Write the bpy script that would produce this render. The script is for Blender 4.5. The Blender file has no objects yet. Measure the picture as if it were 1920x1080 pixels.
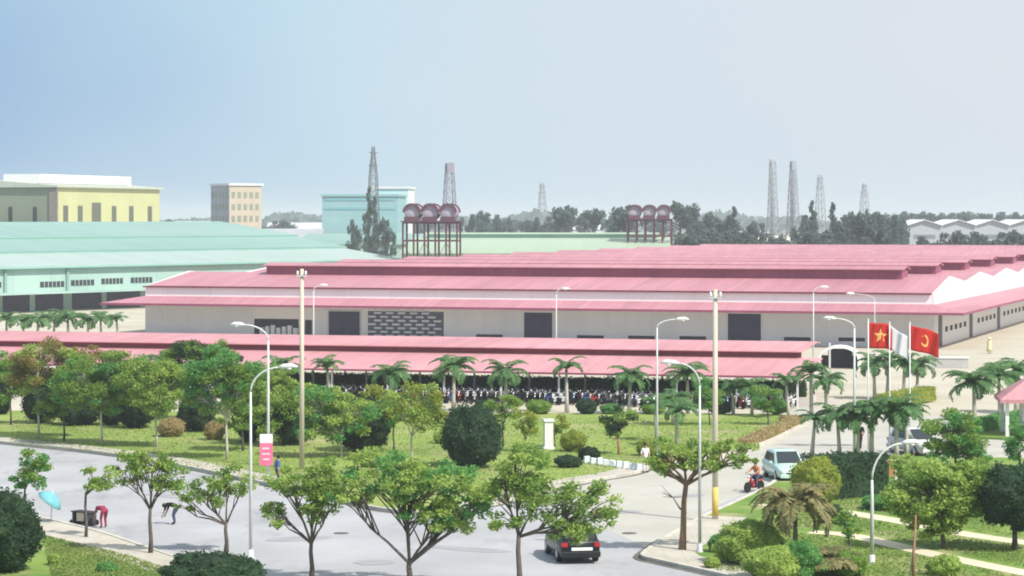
import bpy, bmesh, math, random
import numpy as np
from mathutils import Vector, Matrix, Euler
R = math.radians
random.seed(7)
SC = bpy.context.scene
COL = SC.collection

# ---------------------------------------------------------------- camera
CAMH = 15.0
cam_d = bpy.data.cameras.new('camera'); cam = bpy.data.objects.new('camera', cam_d); COL.objects.link(cam)
cam.location = (0, 0, CAMH); cam.rotation_euler = (R(90), 0, 0)
cam_d.sensor_width = 36; cam_d.lens = 90.0; cam_d.shift_y = -135/1920
cam_d.clip_start = 1; cam_d.clip_end = 60000
SC.camera = cam
# ---------------------------------------------------------------- sky and sun
SUN_AZ, SUN_EL = math.atan2(1.0, -0.95), R(48)
w = bpy.data.worlds.new("World"); SC.world = w; w.use_nodes = True
nt = w.node_tree; N = nt.nodes; N.clear()
def nn(tree, t, **kw):
    n = tree.nodes.new(t)
    for k, v in kw.items(): setattr(n, k, v)
    return n
sky = nn(nt, 'ShaderNodeTexSky', sky_type='NISHITA', sun_disc=False)
sky.sun_elevation = SUN_EL; sky.sun_rotation = SUN_AZ; sky.air_density = 1.2; sky.dust_density = 3.0; sky.altitude = 0
tc = nn(nt, 'ShaderNodeTexCoord'); sep = nn(nt, 'ShaderNodeSeparateXYZ'); nt.links.new(tc.outputs['Generated'], sep.inputs[0])
mp = nn(nt, 'ShaderNodeMapping'); mp.inputs['Scale'].default_value = (5, 5, 9); nt.links.new(tc.outputs['Generated'], mp.inputs[0])
nz = nn(nt, 'ShaderNodeTexNoise'); nz.inputs['Scale'].default_value = 1.0; nz.inputs['Detail'].default_value = 3; nt.links.new(mp.outputs[0], nz.inputs[0])
m1 = nn(nt, 'ShaderNodeMath', operation='MULTIPLY_ADD'); m1.inputs[1].default_value = 0.17; nt.links.new(nz.outputs[0], m1.inputs[0]); nt.links.new(sep.outputs[0], m1.inputs[2])
mh = nn(nt, 'ShaderNodeMath', operation='MULTIPLY_ADD'); mh.inputs[1].default_value = 0.55; nt.links.new(sep.outputs[2], mh.inputs[0]); nt.links.new(m1.outputs[0], mh.inputs[2])
mr = nn(nt, 'ShaderNodeMapRange'); mr.inputs[1].default_value = -0.12; mr.inputs[2].default_value = 0.31; nt.links.new(mh.outputs[0], mr.inputs[0])
cr = nn(nt, 'ShaderNodeValToRGB'); nt.links.new(mr.outputs[0], cr.inputs[0])
e = cr.color_ramp.elements
e[0].position = 0; e[0].color = (0.275, 0.455, 0.69, 1)
e[1].position = 1; e[1].color = (0.68, 0.735, 0.81, 1)
x = cr.color_ramp.elements.new(0.42); x.color = (0.51, 0.70, 0.82, 1)
x = cr.color_ramp.elements.new(0.62); x.color = (0.605, 0.72, 0.81, 1)
SKYGAIN = 7.75
vs = nn(nt, 'ShaderNodeVectorMath', operation='SCALE'); vs.inputs[3].default_value = SKYGAIN; nt.links.new(cr.outputs[0], vs.inputs[0])
mx = nn(nt, 'ShaderNodeMix', data_type='RGBA'); mx.inputs[0].default_value = 0.92
nt.links.new(sky.outputs[0], mx.inputs[6]); nt.links.new(vs.outputs[0], mx.inputs[7])
bg = nn(nt, 'ShaderNodeBackground'); bg.inputs[1].default_value = 0.11; nt.links.new(mx.outputs[2], bg.inputs[0])
wo = nn(nt, 'ShaderNodeOutputWorld'); nt.links.new(bg.outputs[0], wo.inputs[0])
sd = bpy.data.lights.new('sun', 'SUN'); sd.energy = 4.2; sd.angle = R(0.6); sd.color = (1.0, 0.955, 0.88)
sun = bpy.data.objects.new('sun', sd); COL.objects.link(sun)
sv = Vector((math.sin(SUN_AZ)*math.cos(SUN_EL), math.cos(SUN_AZ)*math.cos(SUN_EL), math.sin(SUN_EL)))
sun.rotation_euler = sv.to_track_quat('Z', 'Y').to_euler(); sun.location = sv*200
SC.view_settings.view_transform = 'Standard'; SC.view_settings.look = 'None'; SC.view_settings.gamma = 1
SC.view_settings.exposure = 0.33
SC.render.engine = 'CYCLES'
SC.cycles.max_bounces = 6; SC.cycles.diffuse_bounces = 3; SC.cycles.glossy_bounces = 2; SC.cycles.transmission_bounces = 3
SC.cycles.transparent_max_bounces = 6; SC.cycles.volume_bounces = 1
SC.cycles.use_denoising = True
SC.cycles.filter_width = 1.9

# ---------------------------------------------------------------- helpers
ORD = 'first second third fourth fifth sixth seventh eighth ninth tenth eleventh twelfth thirteenth fourteenth fifteenth sixteenth seventeenth eighteenth nineteenth twentieth twenty-first twenty-second twenty-third twenty-fourth twenty-fifth twenty-sixth'.split()
def G(px, py, h=0.0):            # a point of the ground seen at a pixel of the 1920x1080 photograph
    k = (CAMH-h)/(py-405.0)
    return Vector(((px-960)*k, 4800*k, h))
def MPP(py): return CAMH/(py-405.0)     # metres per pixel at that ground row
def tag(o, label=None, cat=None, group=None, kind=None):
    if label: o['label'] = label
    if cat: o['category'] = cat
    if group: o['group'] = group
    if kind: o['kind'] = kind
    return o
def empty(name, loc, rz=0.0, label=None, cat=None, group=None):
    o = bpy.data.objects.new(name, None); COL.objects.link(o); o.location = loc; o.rotation_euler = (0, 0, rz)
    o.empty_display_size = 0.5
    return tag(o, label, cat, group)
def copy_tree(o, parent=None):
    c = o.copy(); COL.objects.link(c)
    if parent is not None:
        c.parent = parent
    for ch in list(o.children): copy_tree(ch, c)
    return c
def lin(c):
    return tuple(((v/255)/12.92 if v/255 <= 0.04045 else ((v/255+0.055)/1.055)**2.4) for v in c)
MATS = {}
def mat(name, c1, c2=None, rough=0.8, scale=1.0, detail=4, bump=0.0, bscale=None, spec=0.3, metal=0.0, stretch=(1,1,1), extra=None, leaf=0, coat=0):
    if name in MATS: return MATS[name]
    m = bpy.data.materials.new(name); m.use_nodes = True; t = m.node_tree; p = t.nodes['Principled BSDF']
    p.inputs['Roughness'].default_value = rough; p.inputs['Specular IOR Level'].default_value = spec; p.inputs['Metallic'].default_value = metal
    if coat: p.inputs['Coat Weight'].default_value = coat
    c1 = tuple(c1)+(1,)
    if c2 is None:
        p.inputs['Base Color'].default_value = c1
        c2 = tuple(v*0.85 for v in c1[:3])
    c2 = tuple(c2)+(1,)
    tcn = nn(t, 'ShaderNodeTexCoord'); mpn = nn(t, 'ShaderNodeMapping'); mpn.inputs['Scale'].default_value = stretch
    t.links.new(tcn.outputs['Object'], mpn.inputs[0])
    n = nn(t, 'ShaderNodeTexNoise'); n.inputs['Scale'].default_value = scale; n.inputs['Detail'].default_value = detail; n.inputs['Roughness'].default_value = 0.6
    t.links.new(mpn.outputs[0], n.inputs[0])
    rg = nn(t, 'ShaderNodeMapRange'); rg.inputs[1].default_value = 0.32; rg.inputs[2].default_value = 0.68
    t.links.new(n.outputs[0], rg.inputs[0])
    mixn = nn(t, 'ShaderNodeMix', data_type='RGBA'); mixn.inputs[6].default_value = c1; mixn.inputs[7].default_value = c2
    if leaf:
        gi = nn(t, 'ShaderNodeNewGeometry')
        ad = nn(t, 'ShaderNodeMath', operation='ADD'); t.links.new(gi.outputs['Random Per Island'], ad.inputs[0]); t.links.new(rg.outputs[0], ad.inputs[1])
        hf = nn(t, 'ShaderNodeMath', operation='MULTIPLY'); hf.inputs[1].default_value = 0.5; t.links.new(ad.outputs[0], hf.inputs[0])
        t.links.new(hf.outputs[0], mixn.inputs[0])
    else:
        t.links.new(rg.outputs[0], mixn.inputs[0])
    col = mixn.outputs[2]
    if extra: col = extra(t, tcn, col)
    t.links.new(col, p.inputs['Base Color'])
    if leaf:
        tr = nn(t, 'ShaderNodeBsdfTranslucent'); t.links.new(col, tr.inputs[0])
        ms = nn(t, 'ShaderNodeMixShader'); ms.inputs[0].default_value = leaf
        t.links.new(p.outputs[0], ms.inputs[1]); t.links.new(tr.outputs[0], ms.inputs[2])
        t.links.new(ms.outputs[0], t.nodes['Material Output'].inputs['Surface'])
    if bump:
        n2 = nn(t, 'ShaderNodeTexNoise'); n2.inputs['Scale'].default_value = bscale or scale*6; n2.inputs['Detail'].default_value = 5
        t.links.new(mpn.outputs[0], n2.inputs[0])
        b = nn(t, 'ShaderNodeBump'); b.inputs['Distance'].default_value = bump; b.inputs['Strength'].default_value = 0.8
        t.links.new(n2.outputs[0], b.inputs['Height']); t.links.new(b.outputs[0], p.inputs['Normal'])
    MATS[name] = m
    return m
def weather(sc_, amt, col2, lo=0.5, hi=0.7, st=(1,1,1), then=None):
    def f(t, tcn, col):
        if then: col = then(t, tcn, col)
        mp_ = nn(t, 'ShaderNodeMapping'); mp_.inputs['Scale'].default_value = st; t.links.new(tcn.outputs['Object'], mp_.inputs[0])
        n_ = nn(t, 'ShaderNodeTexNoise'); n_.inputs['Scale'].default_value = sc_; n_.inputs['Detail'].default_value = 8; n_.inputs['Roughness'].default_value = 0.7; t.links.new(mp_.outputs[0], n_.inputs[0])
        r_ = nn(t, 'ShaderNodeMapRange'); r_.inputs[1].default_value = lo; r_.inputs[2].default_value = hi; r_.inputs[4].default_value = amt; t.links.new(n_.outputs[0], r_.inputs[0])
        mm = nn(t, 'ShaderNodeMix', data_type='RGBA'); mm.inputs[7].default_value = tuple(col2)+(1,); t.links.new(r_.outputs[0], mm.inputs[0]); t.links.new(col, mm.inputs[6])
        return mm.outputs[2]
    return f
def stripes(axis, freq, amt, thick=0.5):       # seams / ribs as lines along one object axis
    def f(t, tcn, col):
        s = nn(t, 'ShaderNodeSeparateXYZ'); t.links.new(tcn.outputs['Object'], s.inputs[0])
        a = nn(t, 'ShaderNodeMath', operation='MULTIPLY'); a.inputs[1].default_value = freq; t.links.new(s.outputs[axis], a.inputs[0])
        fr = nn(t, 'ShaderNodeMath', operation='FRACT'); t.links.new(a.outputs[0], fr.inputs[0])
        lt = nn(t, 'ShaderNodeMath', operation='LESS_THAN'); lt.inputs[1].default_value = thick; t.links.new(fr.outputs[0], lt.inputs[0])
        fl = nn(t, 'ShaderNodeMath', operation='FLOOR'); t.links.new(a.outputs[0], fl.inputs[0])
        wn = nn(t, 'ShaderNodeTexWhiteNoise', noise_dimensions='1D'); t.links.new(fl.outputs[0], wn.inputs[1])
        k = nn(t, 'ShaderNodeMath', operation='MULTIPLY_ADD'); k.inputs[1].default_value = amt*0.7; k.inputs[2].default_value = 0.0; t.links.new(wn.outputs[0], k.inputs[0])
        k2 = nn(t, 'ShaderNodeMath', operation='MULTIPLY_ADD'); k2.inputs[1].default_value = amt; t.links.new(lt.outputs[0], k2.inputs[0]); t.links.new(k.outputs[0], k2.inputs[2])
        mm = nn(t, 'ShaderNodeMix', data_type='RGBA', blend_type='MULTIPLY'); mm.inputs[7].default_value = (0.25, 0.25, 0.27, 1)
        t.links.new(k2.outputs[0], mm.inputs[0]); t.links.new(col, mm.inputs[6])
        return mm.outputs[2]
    return f

class MB:
    def __init__(s): s.v = []; s.f = []; s.m = []; s.sm = []
    def add(s, vs, fs, mi=0, smooth=False, M=None):
        b = len(s.v)
        for p in vs:
            p = Vector(p)
            if M is not None: p = M @ p
            s.v.append(p[:])
        for f in fs: s.f.append([i+b for i in f]); s.m.append(mi); s.sm.append(smooth)
        return s
    def box(s, x0, x1, y0, y1, z0, z1, mi=0, M=None):
        vs = [(x0,y0,z0),(x1,y0,z0),(x1,y1,z0),(x0,y1,z0),(x0,y0,z1),(x1,y0,z1),(x1,y1,z1),(x0,y1,z1)]
        return s.add(vs, [(0,3,2,1),(4,5,6,7),(0,1,5,4),(1,2,6,5),(2,3,7,6),(3,0,4,7)], mi, M=M)
    def prism(s, poly, a, b, axis='y', mi=0, M=None):    # poly: 2D outline; extruded from a to b along axis
        n = len(poly); vs = []
        for d in (a, b):
            for (p, q) in poly:
                vs.append({'x': (d, p, q), 'y': (p, d, q), 'z': (p, q, d)}[axis])
        fs = [tuple(range(n)), tuple(range(2*n-1, n-1, -1))]
        fs += [(i, (i+n), ((i+1) % n)+n, (i+1) % n) for i in range(n)]
        return s.add(vs, fs, mi, M=M)
    def tube(s, pts, rad, n=8, mi=0, M=None, cap=True):
        pts = [Vector(p) for p in pts]
        if not hasattr(rad, '__len__'): rad = [rad]*len(pts)
        vs = []; fs = []; up = None
        for i, p in enumerate(pts):
            d = (pts[min(i+1, len(pts)-1)] - pts[max(i-1, 0)])
            if d.length < 1e-6: d = Vector((0,0,1))
            d.normalize()
            if up is None: up = Vector((0,0,1)) if abs(d.z) < 0.9 else Vector((0,1,0))
            a = d.cross(up)
            if a.length < 1e-4: a = d.cross(Vector((1, 0, 0)))
            a.normalize(); b = a.cross(d).normalized(); up = b
            for k in range(n):
                t = 2*math.pi*k/n
                vs.append(p + (a*math.cos(t)+b*math.sin(t))*rad[i])
        for i in range(len(pts)-1):
            for k in range(n):
                fs.append((i*n+k, i*n+(k+1) % n, (i+1)*n+(k+1) % n, (i+1)*n+k))
        if cap:
            fs.append(tuple(range(n-1, -1, -1))); fs.append(tuple(range((len(pts)-1)*n, len(pts)*n)))
        return s.add(vs, fs, mi, True, M)
    def lathe(s, prof, n=12, mi=0, M=None):       # prof: (r, z)
        vs = []; fs = []
        for (r, z) in prof:
            for k in range(n):
                t = 2*math.pi*k/n; vs.append((r*math.cos(t), r*math.sin(t), z))
        for i in range(len(prof)-1):
            for k in range(n): fs.append((i*n+k, i*n+(k+1) % n, (i+1)*n+(k+1) % n, (i+1)*n+k))
        fs.append(tuple(range(n-1, -1, -1))); fs.append(tuple(range((len(prof)-1)*n, len(prof)*n)))
        return s.add(vs, fs, mi, True, M)
    def build(s, name, mats, parent=None, bevel=0):
        me = bpy.data.meshes.new(name); me.from_pydata(s.v, [], s.f)
        if not isinstance(mats, (list, tuple)): mats = [mats]
        for m in mats: me.materials.append(m)
        me.polygons.foreach_set('material_index', s.m); me.polygons.foreach_set('use_smooth', s.sm)
        bm = bmesh.new(); bm.from_mesh(me); bmesh.ops.recalc_face_normals(bm, faces=bm.faces); bm.to_mesh(me); bm.free()
        me.update()
        o = bpy.data.objects.new(name, me); COL.objects.link(o)
        if parent is not None: o.parent = parent
        if bevel:
            b = o.modifiers.new('bevel', 'BEVEL'); b.width = bevel; b.segments = 2; b.limit_method = 'ANGLE'
        return o
def quads_object(name, Q, mats, parent=None, mi=None):       # Q: (n,4,3) array
    n = len(Q); me = bpy.data.meshes.new(name)
    me.vertices.add(n*4); me.vertices.foreach_set('co', np.ascontiguousarray(Q, dtype=np.float32).reshape(-1))
    me.loops.add(n*4); me.loops.foreach_set('vertex_index', np.arange(n*4, dtype=np.int32))
    me.polygons.add(n); me.polygons.foreach_set('loop_start', np.arange(0, n*4, 4, dtype=np.int32))
    if not isinstance(mats, (list, tuple)): mats = [mats]
    for m in mats: me.materials.append(m)
    if mi is not None: me.polygons.foreach_set('material_index', np.asarray(mi, dtype=np.int32))
    me.update(calc_edges=True)
    o = bpy.data.objects.new(name, me); COL.objects.link(o)
    if parent is not None: o.parent = parent
    return o
def leaf_quads(P, size, rng, up=0.35, asp=0.55):    # one rhombus leaf clump per point
    n = len(P)
    d = rng.normal(size=(n,3)); d[:,2] = d[:,2]*0.6 - 0.15; d /= np.linalg.norm(d, axis=1)[:,None]+1e-9
    nm = rng.normal(size=(n,3)); nm[:,2] = np.abs(nm[:,2])+up
    s_ = np.cross(d, nm); s_ /= np.linalg.norm(s_, axis=1)[:,None]+1e-9
    L = size*(0.6+0.8*rng.random(n))[:,None]
    a = P - d*L*0.5; c = P + d*L*0.5
    b = P + s_*L*asp*0.5 - d*L*0.08; e_ = P - s_*L*asp*0.5 - d*L*0.08
    return np.stack([a, b, c, e_], axis=1)

# ---------------------------------------------------------------- materials
def leafmat(name, a, b): return mat(name, a, b, rough=0.6, scale=0.9, detail=3, leaf=0.48, spec=0.15)
L_MID = leafmat('leaf_mid', (0.15,0.28,0.05), (0.33,0.47,0.11))
L_LIGHT = leafmat('leaf_light', (0.28,0.42,0.08), (0.48,0.60,0.17))
L_YEL = leafmat('leaf_yellowgreen', (0.25,0.33,0.05), (0.44,0.48,0.10))
L_EMER = leafmat('leaf_emerald', (0.10,0.28,0.07), (0.23,0.48,0.15))
L_DARK = leafmat('leaf_dark', (0.022,0.045,0.022), (0.05,0.09,0.04))
L_TOPI = leafmat('leaf_topiary', (0.03,0.06,0.035), (0.075,0.15,0.065))
L_ORANGE = leafmat('leaf_orange', (0.36,0.24,0.08), (0.28,0.30,0.08))
L_DRY = leafmat('leaf_dry', (0.40,0.31,0.14), (0.52,0.42,0.22))
L_PALM = leafmat('leaf_palm', (0.05,0.15,0.055), (0.22,0.38,0.15))
L_FAR = leafmat('leaf_far', (0.085,0.14,0.13), (0.17,0.235,0.20))  # haze over the far foliage is partly put into this paler colour
BARK = mat('bark', (0.075,0.062,0.055), (0.15,0.125,0.10), scale=3, bump=0.03)
BARKL = mat('bark_light', (0.42,0.38,0.32), (0.55,0.52,0.46), scale=3, bump=0.02)
BARKR = mat('bark_red', (0.30,0.14,0.09), (0.40,0.22,0.14), scale=3, bump=0.02)
GRASS = mat('grass_lawn', (0.17,0.255,0.055), (0.29,0.37,0.095), scale=0.12, detail=9, bump=0.06, bscale=5, rough=0.95, spec=0.1, extra=weather(0.18, 0.75, (0.38,0.34,0.18), 0.50, 0.64))
GRASSD = mat('grass_deep', (0.10,0.20,0.04), (0.23,0.33,0.07), scale=0.22, detail=9, bump=0.06, bscale=5, rough=0.95, spec=0.1, extra=weather(0.25, 0.75, (0.40,0.35,0.20), 0.50, 0.64))
ROAD = mat('road_asphalt', (0.35,0.35,0.36), (0.44,0.44,0.45), scale=0.16, detail=8, bump=0.012, bscale=8, rough=0.9, spec=0.2, extra=weather(0.3, 0.6, (0.20,0.20,0.21), 0.54, 0.72, (1,0.35,1), weather(2.5, 0.35, (0.46,0.45,0.43), 0.6, 0.7)))
ROAD2 = mat('road_concrete', (0.42,0.40,0.345), (0.50,0.48,0.43), scale=0.2, detail=8, bump=0.01, bscale=6, rough=0.9, spec=0.2, extra=weather(0.3, 0.45, (0.28,0.27,0.24), 0.56, 0.76))
YARD = mat('yard_concrete', (0.45,0.41,0.32), (0.55,0.51,0.41), scale=0.12, detail=8, rough=0.9, spec=0.2, extra=stripes(1, 1/6.0, 0.12, 0.03))
LAND = mat('far_land', (0.13,0.16,0.10), (0.25,0.25,0.19), scale=0.012, detail=8, rough=1, spec=0.1)
PAVE = mat('pavement', (0.44,0.40,0.33), (0.56,0.52,0.44), scale=0.5, detail=7, bump=0.01, rough=0.9, extra=stripes(0, 1.2, 0.12, 0.08))
KERB = mat('kerb_stone', (0.50,0.47,0.40), (0.66,0.63,0.55), scale=0.8, detail=6, rough=0.9, extra=stripes(0, 1.0, 0.2, 0.05))
DIRT = mat('dirt_path', (0.58,0.50,0.34), (0.70,0.62,0.46), scale=0.5, detail=7, rough=1)
PINK = mat('roof_pink', (0.47,0.195,0.24), (0.58,0.27,0.315), scale=0.06, detail=6, rough=0.6, spec=0.3, stretch=(1,0.3,1), extra=weather(0.16, 0.6, (0.33,0.17,0.18), 0.47, 0.70, (4,0.3,1), stripes(0, 0.9, 0.17, 0.12)))
PINK2 = mat('roof_pink_shed', (0.54,0.235,0.265), (0.66,0.33,0.355), scale=0.08, detail=7, rough=0.65, spec=0.3, extra=weather(0.3, 0.6, (0.38,0.19,0.19), 0.47, 0.70, (2.5,0.3,1), stripes(0, 0.9, 0.16, 0.1)))
MAROON = mat('maroon_sheet', (0.26,0.065,0.12), (0.33,0.09,0.15), scale=0.3, rough=0.6, extra=stripes(0, 1.0, 0.15, 0.15))
MAROOND = mat('maroon_dark', (0.13,0.03,0.045), (0.19,0.05,0.07), scale=0.3, rough=0.7)
WHITEW = mat('wall_white', (0.90,0.88,0.86), (0.93,0.92,0.90), scale=0.15, detail=7, rough=0.8, stretch=(1,1,0.3), extra=weather(0.4, 0.35, (0.60,0.56,0.50), 0.55, 0.8, (2,2,0.25), stripes(0, 1/6.0, 0.10, 0.02)))
GREYW = mat('wall_grey', (0.76,0.78,0.79), (0.84,0.85,0.85), scale=0.25, detail=7, rough=0.8, stretch=(1,1,0.3), extra=weather(0.5, 0.35, (0.55,0.54,0.51), 0.54, 0.75, (2,2,0.2), stripes(0, 1/3.0, 0.08, 0.03)))
WHITEP = mat('paint_white', (0.76,0.76,0.75), (0.82,0.82,0.80), scale=2, rough=0.45)
GREYP = mat('paint_grey', (0.50,0.52,0.52), (0.60,0.61,0.60), scale=2, rough=0.5, metal=0.2)
CONC = mat('pole_concrete', (0.50,0.44,0.35), (0.62,0.56,0.46), scale=1.5, rough=0.9, stretch=(1,1,0.3))
YPAINT = mat('paint_yellow', (0.62,0.45,0.10), (0.70,0.52,0.16), scale=3, rough=0.7)
NAVY = mat('door_navy', (0.035,0.028,0.075), (0.055,0.045,0.10), scale=1, rough=0.5, extra=stripes(2, 3.0, 0.2, 0.1))
DARK = mat('dark_opening', (0.03,0.03,0.04), (0.055,0.05,0.06), scale=1, rough=0.8)
GLASS = mat('window_glass', (0.05,0.065,0.08), (0.09,0.11,0.13), scale=1.5, rough=0.15, spec=0.6)
MINT = mat('roof_mint', (0.19,0.34,0.295), (0.27,0.42,0.37), scale=0.03, detail=7, rough=0.5, stretch=(0.25,1,1), extra=stripes(0, 1/4.0, 0.10, 0.05))
MINTP = mat('roof_mint_pale', (0.34,0.44,0.40), (0.42,0.51,0.47), scale=0.03, detail=7, rough=0.5, stretch=(0.25,1,1), extra=stripes(0, 1/4.0, 0.12, 0.05))
MINTD = mat('roof_mint_step', (0.22,0.42,0.36), (0.28,0.48,0.42), scale=0.2, rough=0.6)
MINTW = mat('wall_mint', (0.33,0.48,0.43), (0.40,0.55,0.49), scale=0.1, detail=6, rough=0.6, extra=stripes(0, 1/8.0, 0.15, 0.02))
LGREEN = mat('roof_palegreen', (0.33,0.44,0.30), (0.41,0.51,0.37), scale=0.03, detail=6, rough=0.5, stretch=(0.25,1,1), extra=stripes(0, 1/5.0, 0.08, 0.05))
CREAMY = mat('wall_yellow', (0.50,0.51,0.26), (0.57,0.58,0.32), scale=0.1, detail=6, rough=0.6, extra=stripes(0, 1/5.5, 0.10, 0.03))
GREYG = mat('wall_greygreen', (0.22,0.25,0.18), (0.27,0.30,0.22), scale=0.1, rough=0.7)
CREAM = mat('wall_cream', (0.50,0.41,0.31), (0.58,0.48,0.37), scale=0.2, rough=0.8)
TURQ = mat('wall_turquoise', (0.27,0.48,0.50), (0.33,0.54,0.56), scale=0.1, rough=0.6, extra=stripes(2, 1/3.0, 0.10, 0.06))
STEEL = mat('steel_grey', (0.20,0.22,0.25), (0.28,0.30,0.33), scale=1, rough=0.6, metal=0.3)
STEELL = mat('steel_light', (0.42,0.44,0.47), (0.50,0.52,0.55), scale=1, rough=0.6, metal=0.2)
RUST = mat('steel_maroon', (0.085,0.035,0.05), (0.13,0.055,0.075), scale=1, rough=0.7)
BLACKP = mat('car_black', (0.006,0.009,0.009), rough=0.35, spec=0.35, coat=0.25)
WHITECAR = mat('car_white', (0.74,0.76,0.76), rough=0.3, spec=0.5, coat=0.5)
TAXI = mat('car_palegreen', (0.55,0.74,0.66), rough=0.3, spec=0.5, coat=0.5)
CGLASS = mat('car_glass', (0.02,0.03,0.035), rough=0.06, spec=0.8)
RUBBER = mat('tyre_rubber', (0.02,0.02,0.021), rough=0.9)
ALLOY = mat('alloy', (0.55,0.56,0.58), rough=0.3, metal=0.8)
LIGHTR = mat('lens_red', (0.45,0.02,0.02), rough=0.2)
LIGHTW = mat('lens_clear', (0.75,0.77,0.78), rough=0.15)
SKIN = mat('skin', (0.45,0.27,0.18), rough=0.6)
HAIR = mat('hair_black', (0.012,0.01,0.01), rough=0.6)
def cloth(name, c): return mat('cloth_'+name, c, tuple(v*0.75 for v in c), rough=0.9, scale=4, spec=0.1)
C_RED = cloth('red', (0.50,0.05,0.05)); C_MAR = cloth('maroon', (0.33,0.05,0.10)); C_BLK = cloth('black', (0.015,0.016,0.02))
C_BLUE = cloth('blue', (0.10,0.16,0.34)); C_WHT = cloth('white', (0.74,0.74,0.72)); C_JEAN = cloth('denim', (0.07,0.09,0.16))
C_KHAKI = cloth('khaki', (0.35,0.28,0.18)); C_YEL = cloth('paleyellow', (0.78,0.70,0.42)); C_CYAN = cloth('cyan', (0.20,0.50,0.56)); C_ORG = cloth('orange', (0.62,0.22,0.12))
FLAGRED = mat('flag_red', (0.70,0.045,0.035), (0.62,0.04,0.03), rough=0.8, leaf=0.35)
FLAGWHT = mat('flag_white', (0.85,0.84,0.86), (0.80,0.79,0.82), rough=0.8, leaf=0.4); FLAGYEL = mat('flag_yellow', (0.90,0.50,0.16), rough=0.8)
PINKSIGN = mat('banner_pink', (0.80,0.13,0.26), (0.85,0.2,0.32), rough=0.7, scale=2)

# ---------------------------------------------------------------- ground, roads, lawns
def sheet(name, pts, z, m, kind='structure', depth=0.0):
    mb = MB(); n = len(pts)
    if depth: mb.prism([(p.x, p.y) for p in pts], z-depth, z, 'z')
    else: mb.add([(p.x, p.y, z) for p in pts], [tuple(range(n))])
    return tag(mb.build(name, m), kind=kind)
mb = MB(); S = 40000; mb.add([(-S,-S,-0.03),(S,-S,-0.03),(S,S,-0.03),(-S,S,-0.03)], [(0,1,2,3)])
tag(mb.build('ground', LAND), kind='structure')
def V2(x, y): return Vector((x, y, 0))
sheet('yard', [V2(-140,176), V2(140,176), V2(190,640), V2(-260,640)], -0.008, YARD)
sheet('road', [V2(-160,60), V2(120,60), V2(120,150), V2(40,186), V2(-160,186)], -0.004, ROAD)
sheet('side_road', [G(1075,912), G(1210,868), G(1430,832), G(1530,785), G(2300,770), G(2300,858), G(1500,880), G(1330,955), G(1225,1032), G(1120,985)], 0.0, ROAD2)
LZ = 0.13
PATCH = mat('road_patch', (0.28,0.28,0.29), (0.36,0.36,0.37), rough=0.95, scale=0.9, detail=7)
for i, (px, py, a, b, rz) in enumerate([(560, 1010, 1.6, 0.9, 20), (880, 1030, 2.2, 0.7, -30), (330, 930, 2.0, 1.0, -35), (1150, 960, 1.5, 0.9, 10), (1290, 930, 1.2, 0.6, 40), (700, 1055, 0.9, 0.9, 5)]):
    c = G(px, py); mb = MB(); rr = random.Random(i); mb.add([(a*math.cos(t)*rr.uniform(.85, 1.1), b*math.sin(t)*rr.uniform(.8, 1.1), 0) for t in [2*math.pi*k/14 for k in range(14)]], [tuple(range(14))])
    o = mb.build('road_patch', PATCH); o.location = (c.x, c.y, 0.004+0.001*i); o.rotation_euler = (0, 0, R(rz)); tag(o, kind='structure')
MANH = mat('manhole_iron', (0.09,0.085,0.08), (0.14,0.13,0.12), rough=0.7, scale=6)
for i, (px, py, lb) in enumerate([(640, 1000, 'round iron manhole cover in the road between the near trees'), (1180, 1000, 'round iron manhole cover in the junction near the black car')]):
    c = G(px, py); mb = MB(); mb.lathe([(0.36, 0), (0.36, 0.012), (0.30, 0.016), (0.02, 0.016)], 20); o = mb.build('manhole_cover', MANH); o.location = (c.x, c.y, 0.005); tag(o, lb, 'manhole cover')
def curve_pts(pts, n=6):      # Catmull-Rom through ground points
    out = []
    for i in range(len(pts)-1):
        p0 = pts[max(i-1,0)]; p1 = pts[i]; p2 = pts[i+1]; p3 = pts[min(i+2,len(pts)-1)]
        for k in range(n):
            t = k/n
            out.append(0.5*((2*p1)+(-p0+p2)*t+(2*p0-5*p1+4*p2-p3)*t*t+(-p0+3*p1-3*p2+p3)*t**3))
    out.append(pts[-1]); return out
def kerb(line, width=0.22, h=0.17, name='kerb', m=None):
    mb = MB(); n = len(line)
    L = []; Rr = []
    for i, p in enumerate(line):
        d = (line[min(i+1,n-1)]-line[max(i-1,0)]).normalized(); s_ = Vector((-d.y, d.x, 0))*width/2
        L.append(p+s_); Rr.append(p-s_)
    vs = [(q.x,q.y,z) for z in (-0.02, h) for q in L+Rr]; fs = []
    for i in range(n-1):
        a, b, c, d = i, i+1, n+i+1, n+i; o = 2*n
        fs += [(a+o,b+o,c+o,d+o), (a,b,b+o,a+o), (d,c,c+o,d+o)]
    fs += [(0, n, 3*n, 2*n), (n-1, 2*n-1, 4*n-1, 3*n-1)]
    mb.add(vs, fs); return tag(mb.build(name, m or KERB), kind='structure')
# central lawn (behind the main road)
far = curve_pts([G(-420,795), G(-150,812), G(0,831), G(155,847), G(300,868), G(480,905), G(620,936), G(720,958), G(830,964), G(940,944), G(1085,908), G(1190,889), G(1226,872)])
back = [G(1300,866), G(1420,838), G(1480,812), G(1512,792), G(1490,782), G(1440,779), G(700,777), G(-420,770)]
sheet('central_lawn', far+back, LZ, GRASS, depth=0.15)
kerb(far)
kerb(curve_pts([G(1226,872), G(1300,866), G(1420,838), G(1480,812), G(1512,792)]), 0.25, 0.2)
KERB_SHADE = mat('kerb_shade', (0.10,0.095,0.085), (0.17,0.16,0.14), rough=0.95, scale=0.8)  # colour of the strip added for the kerb face's shade
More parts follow.
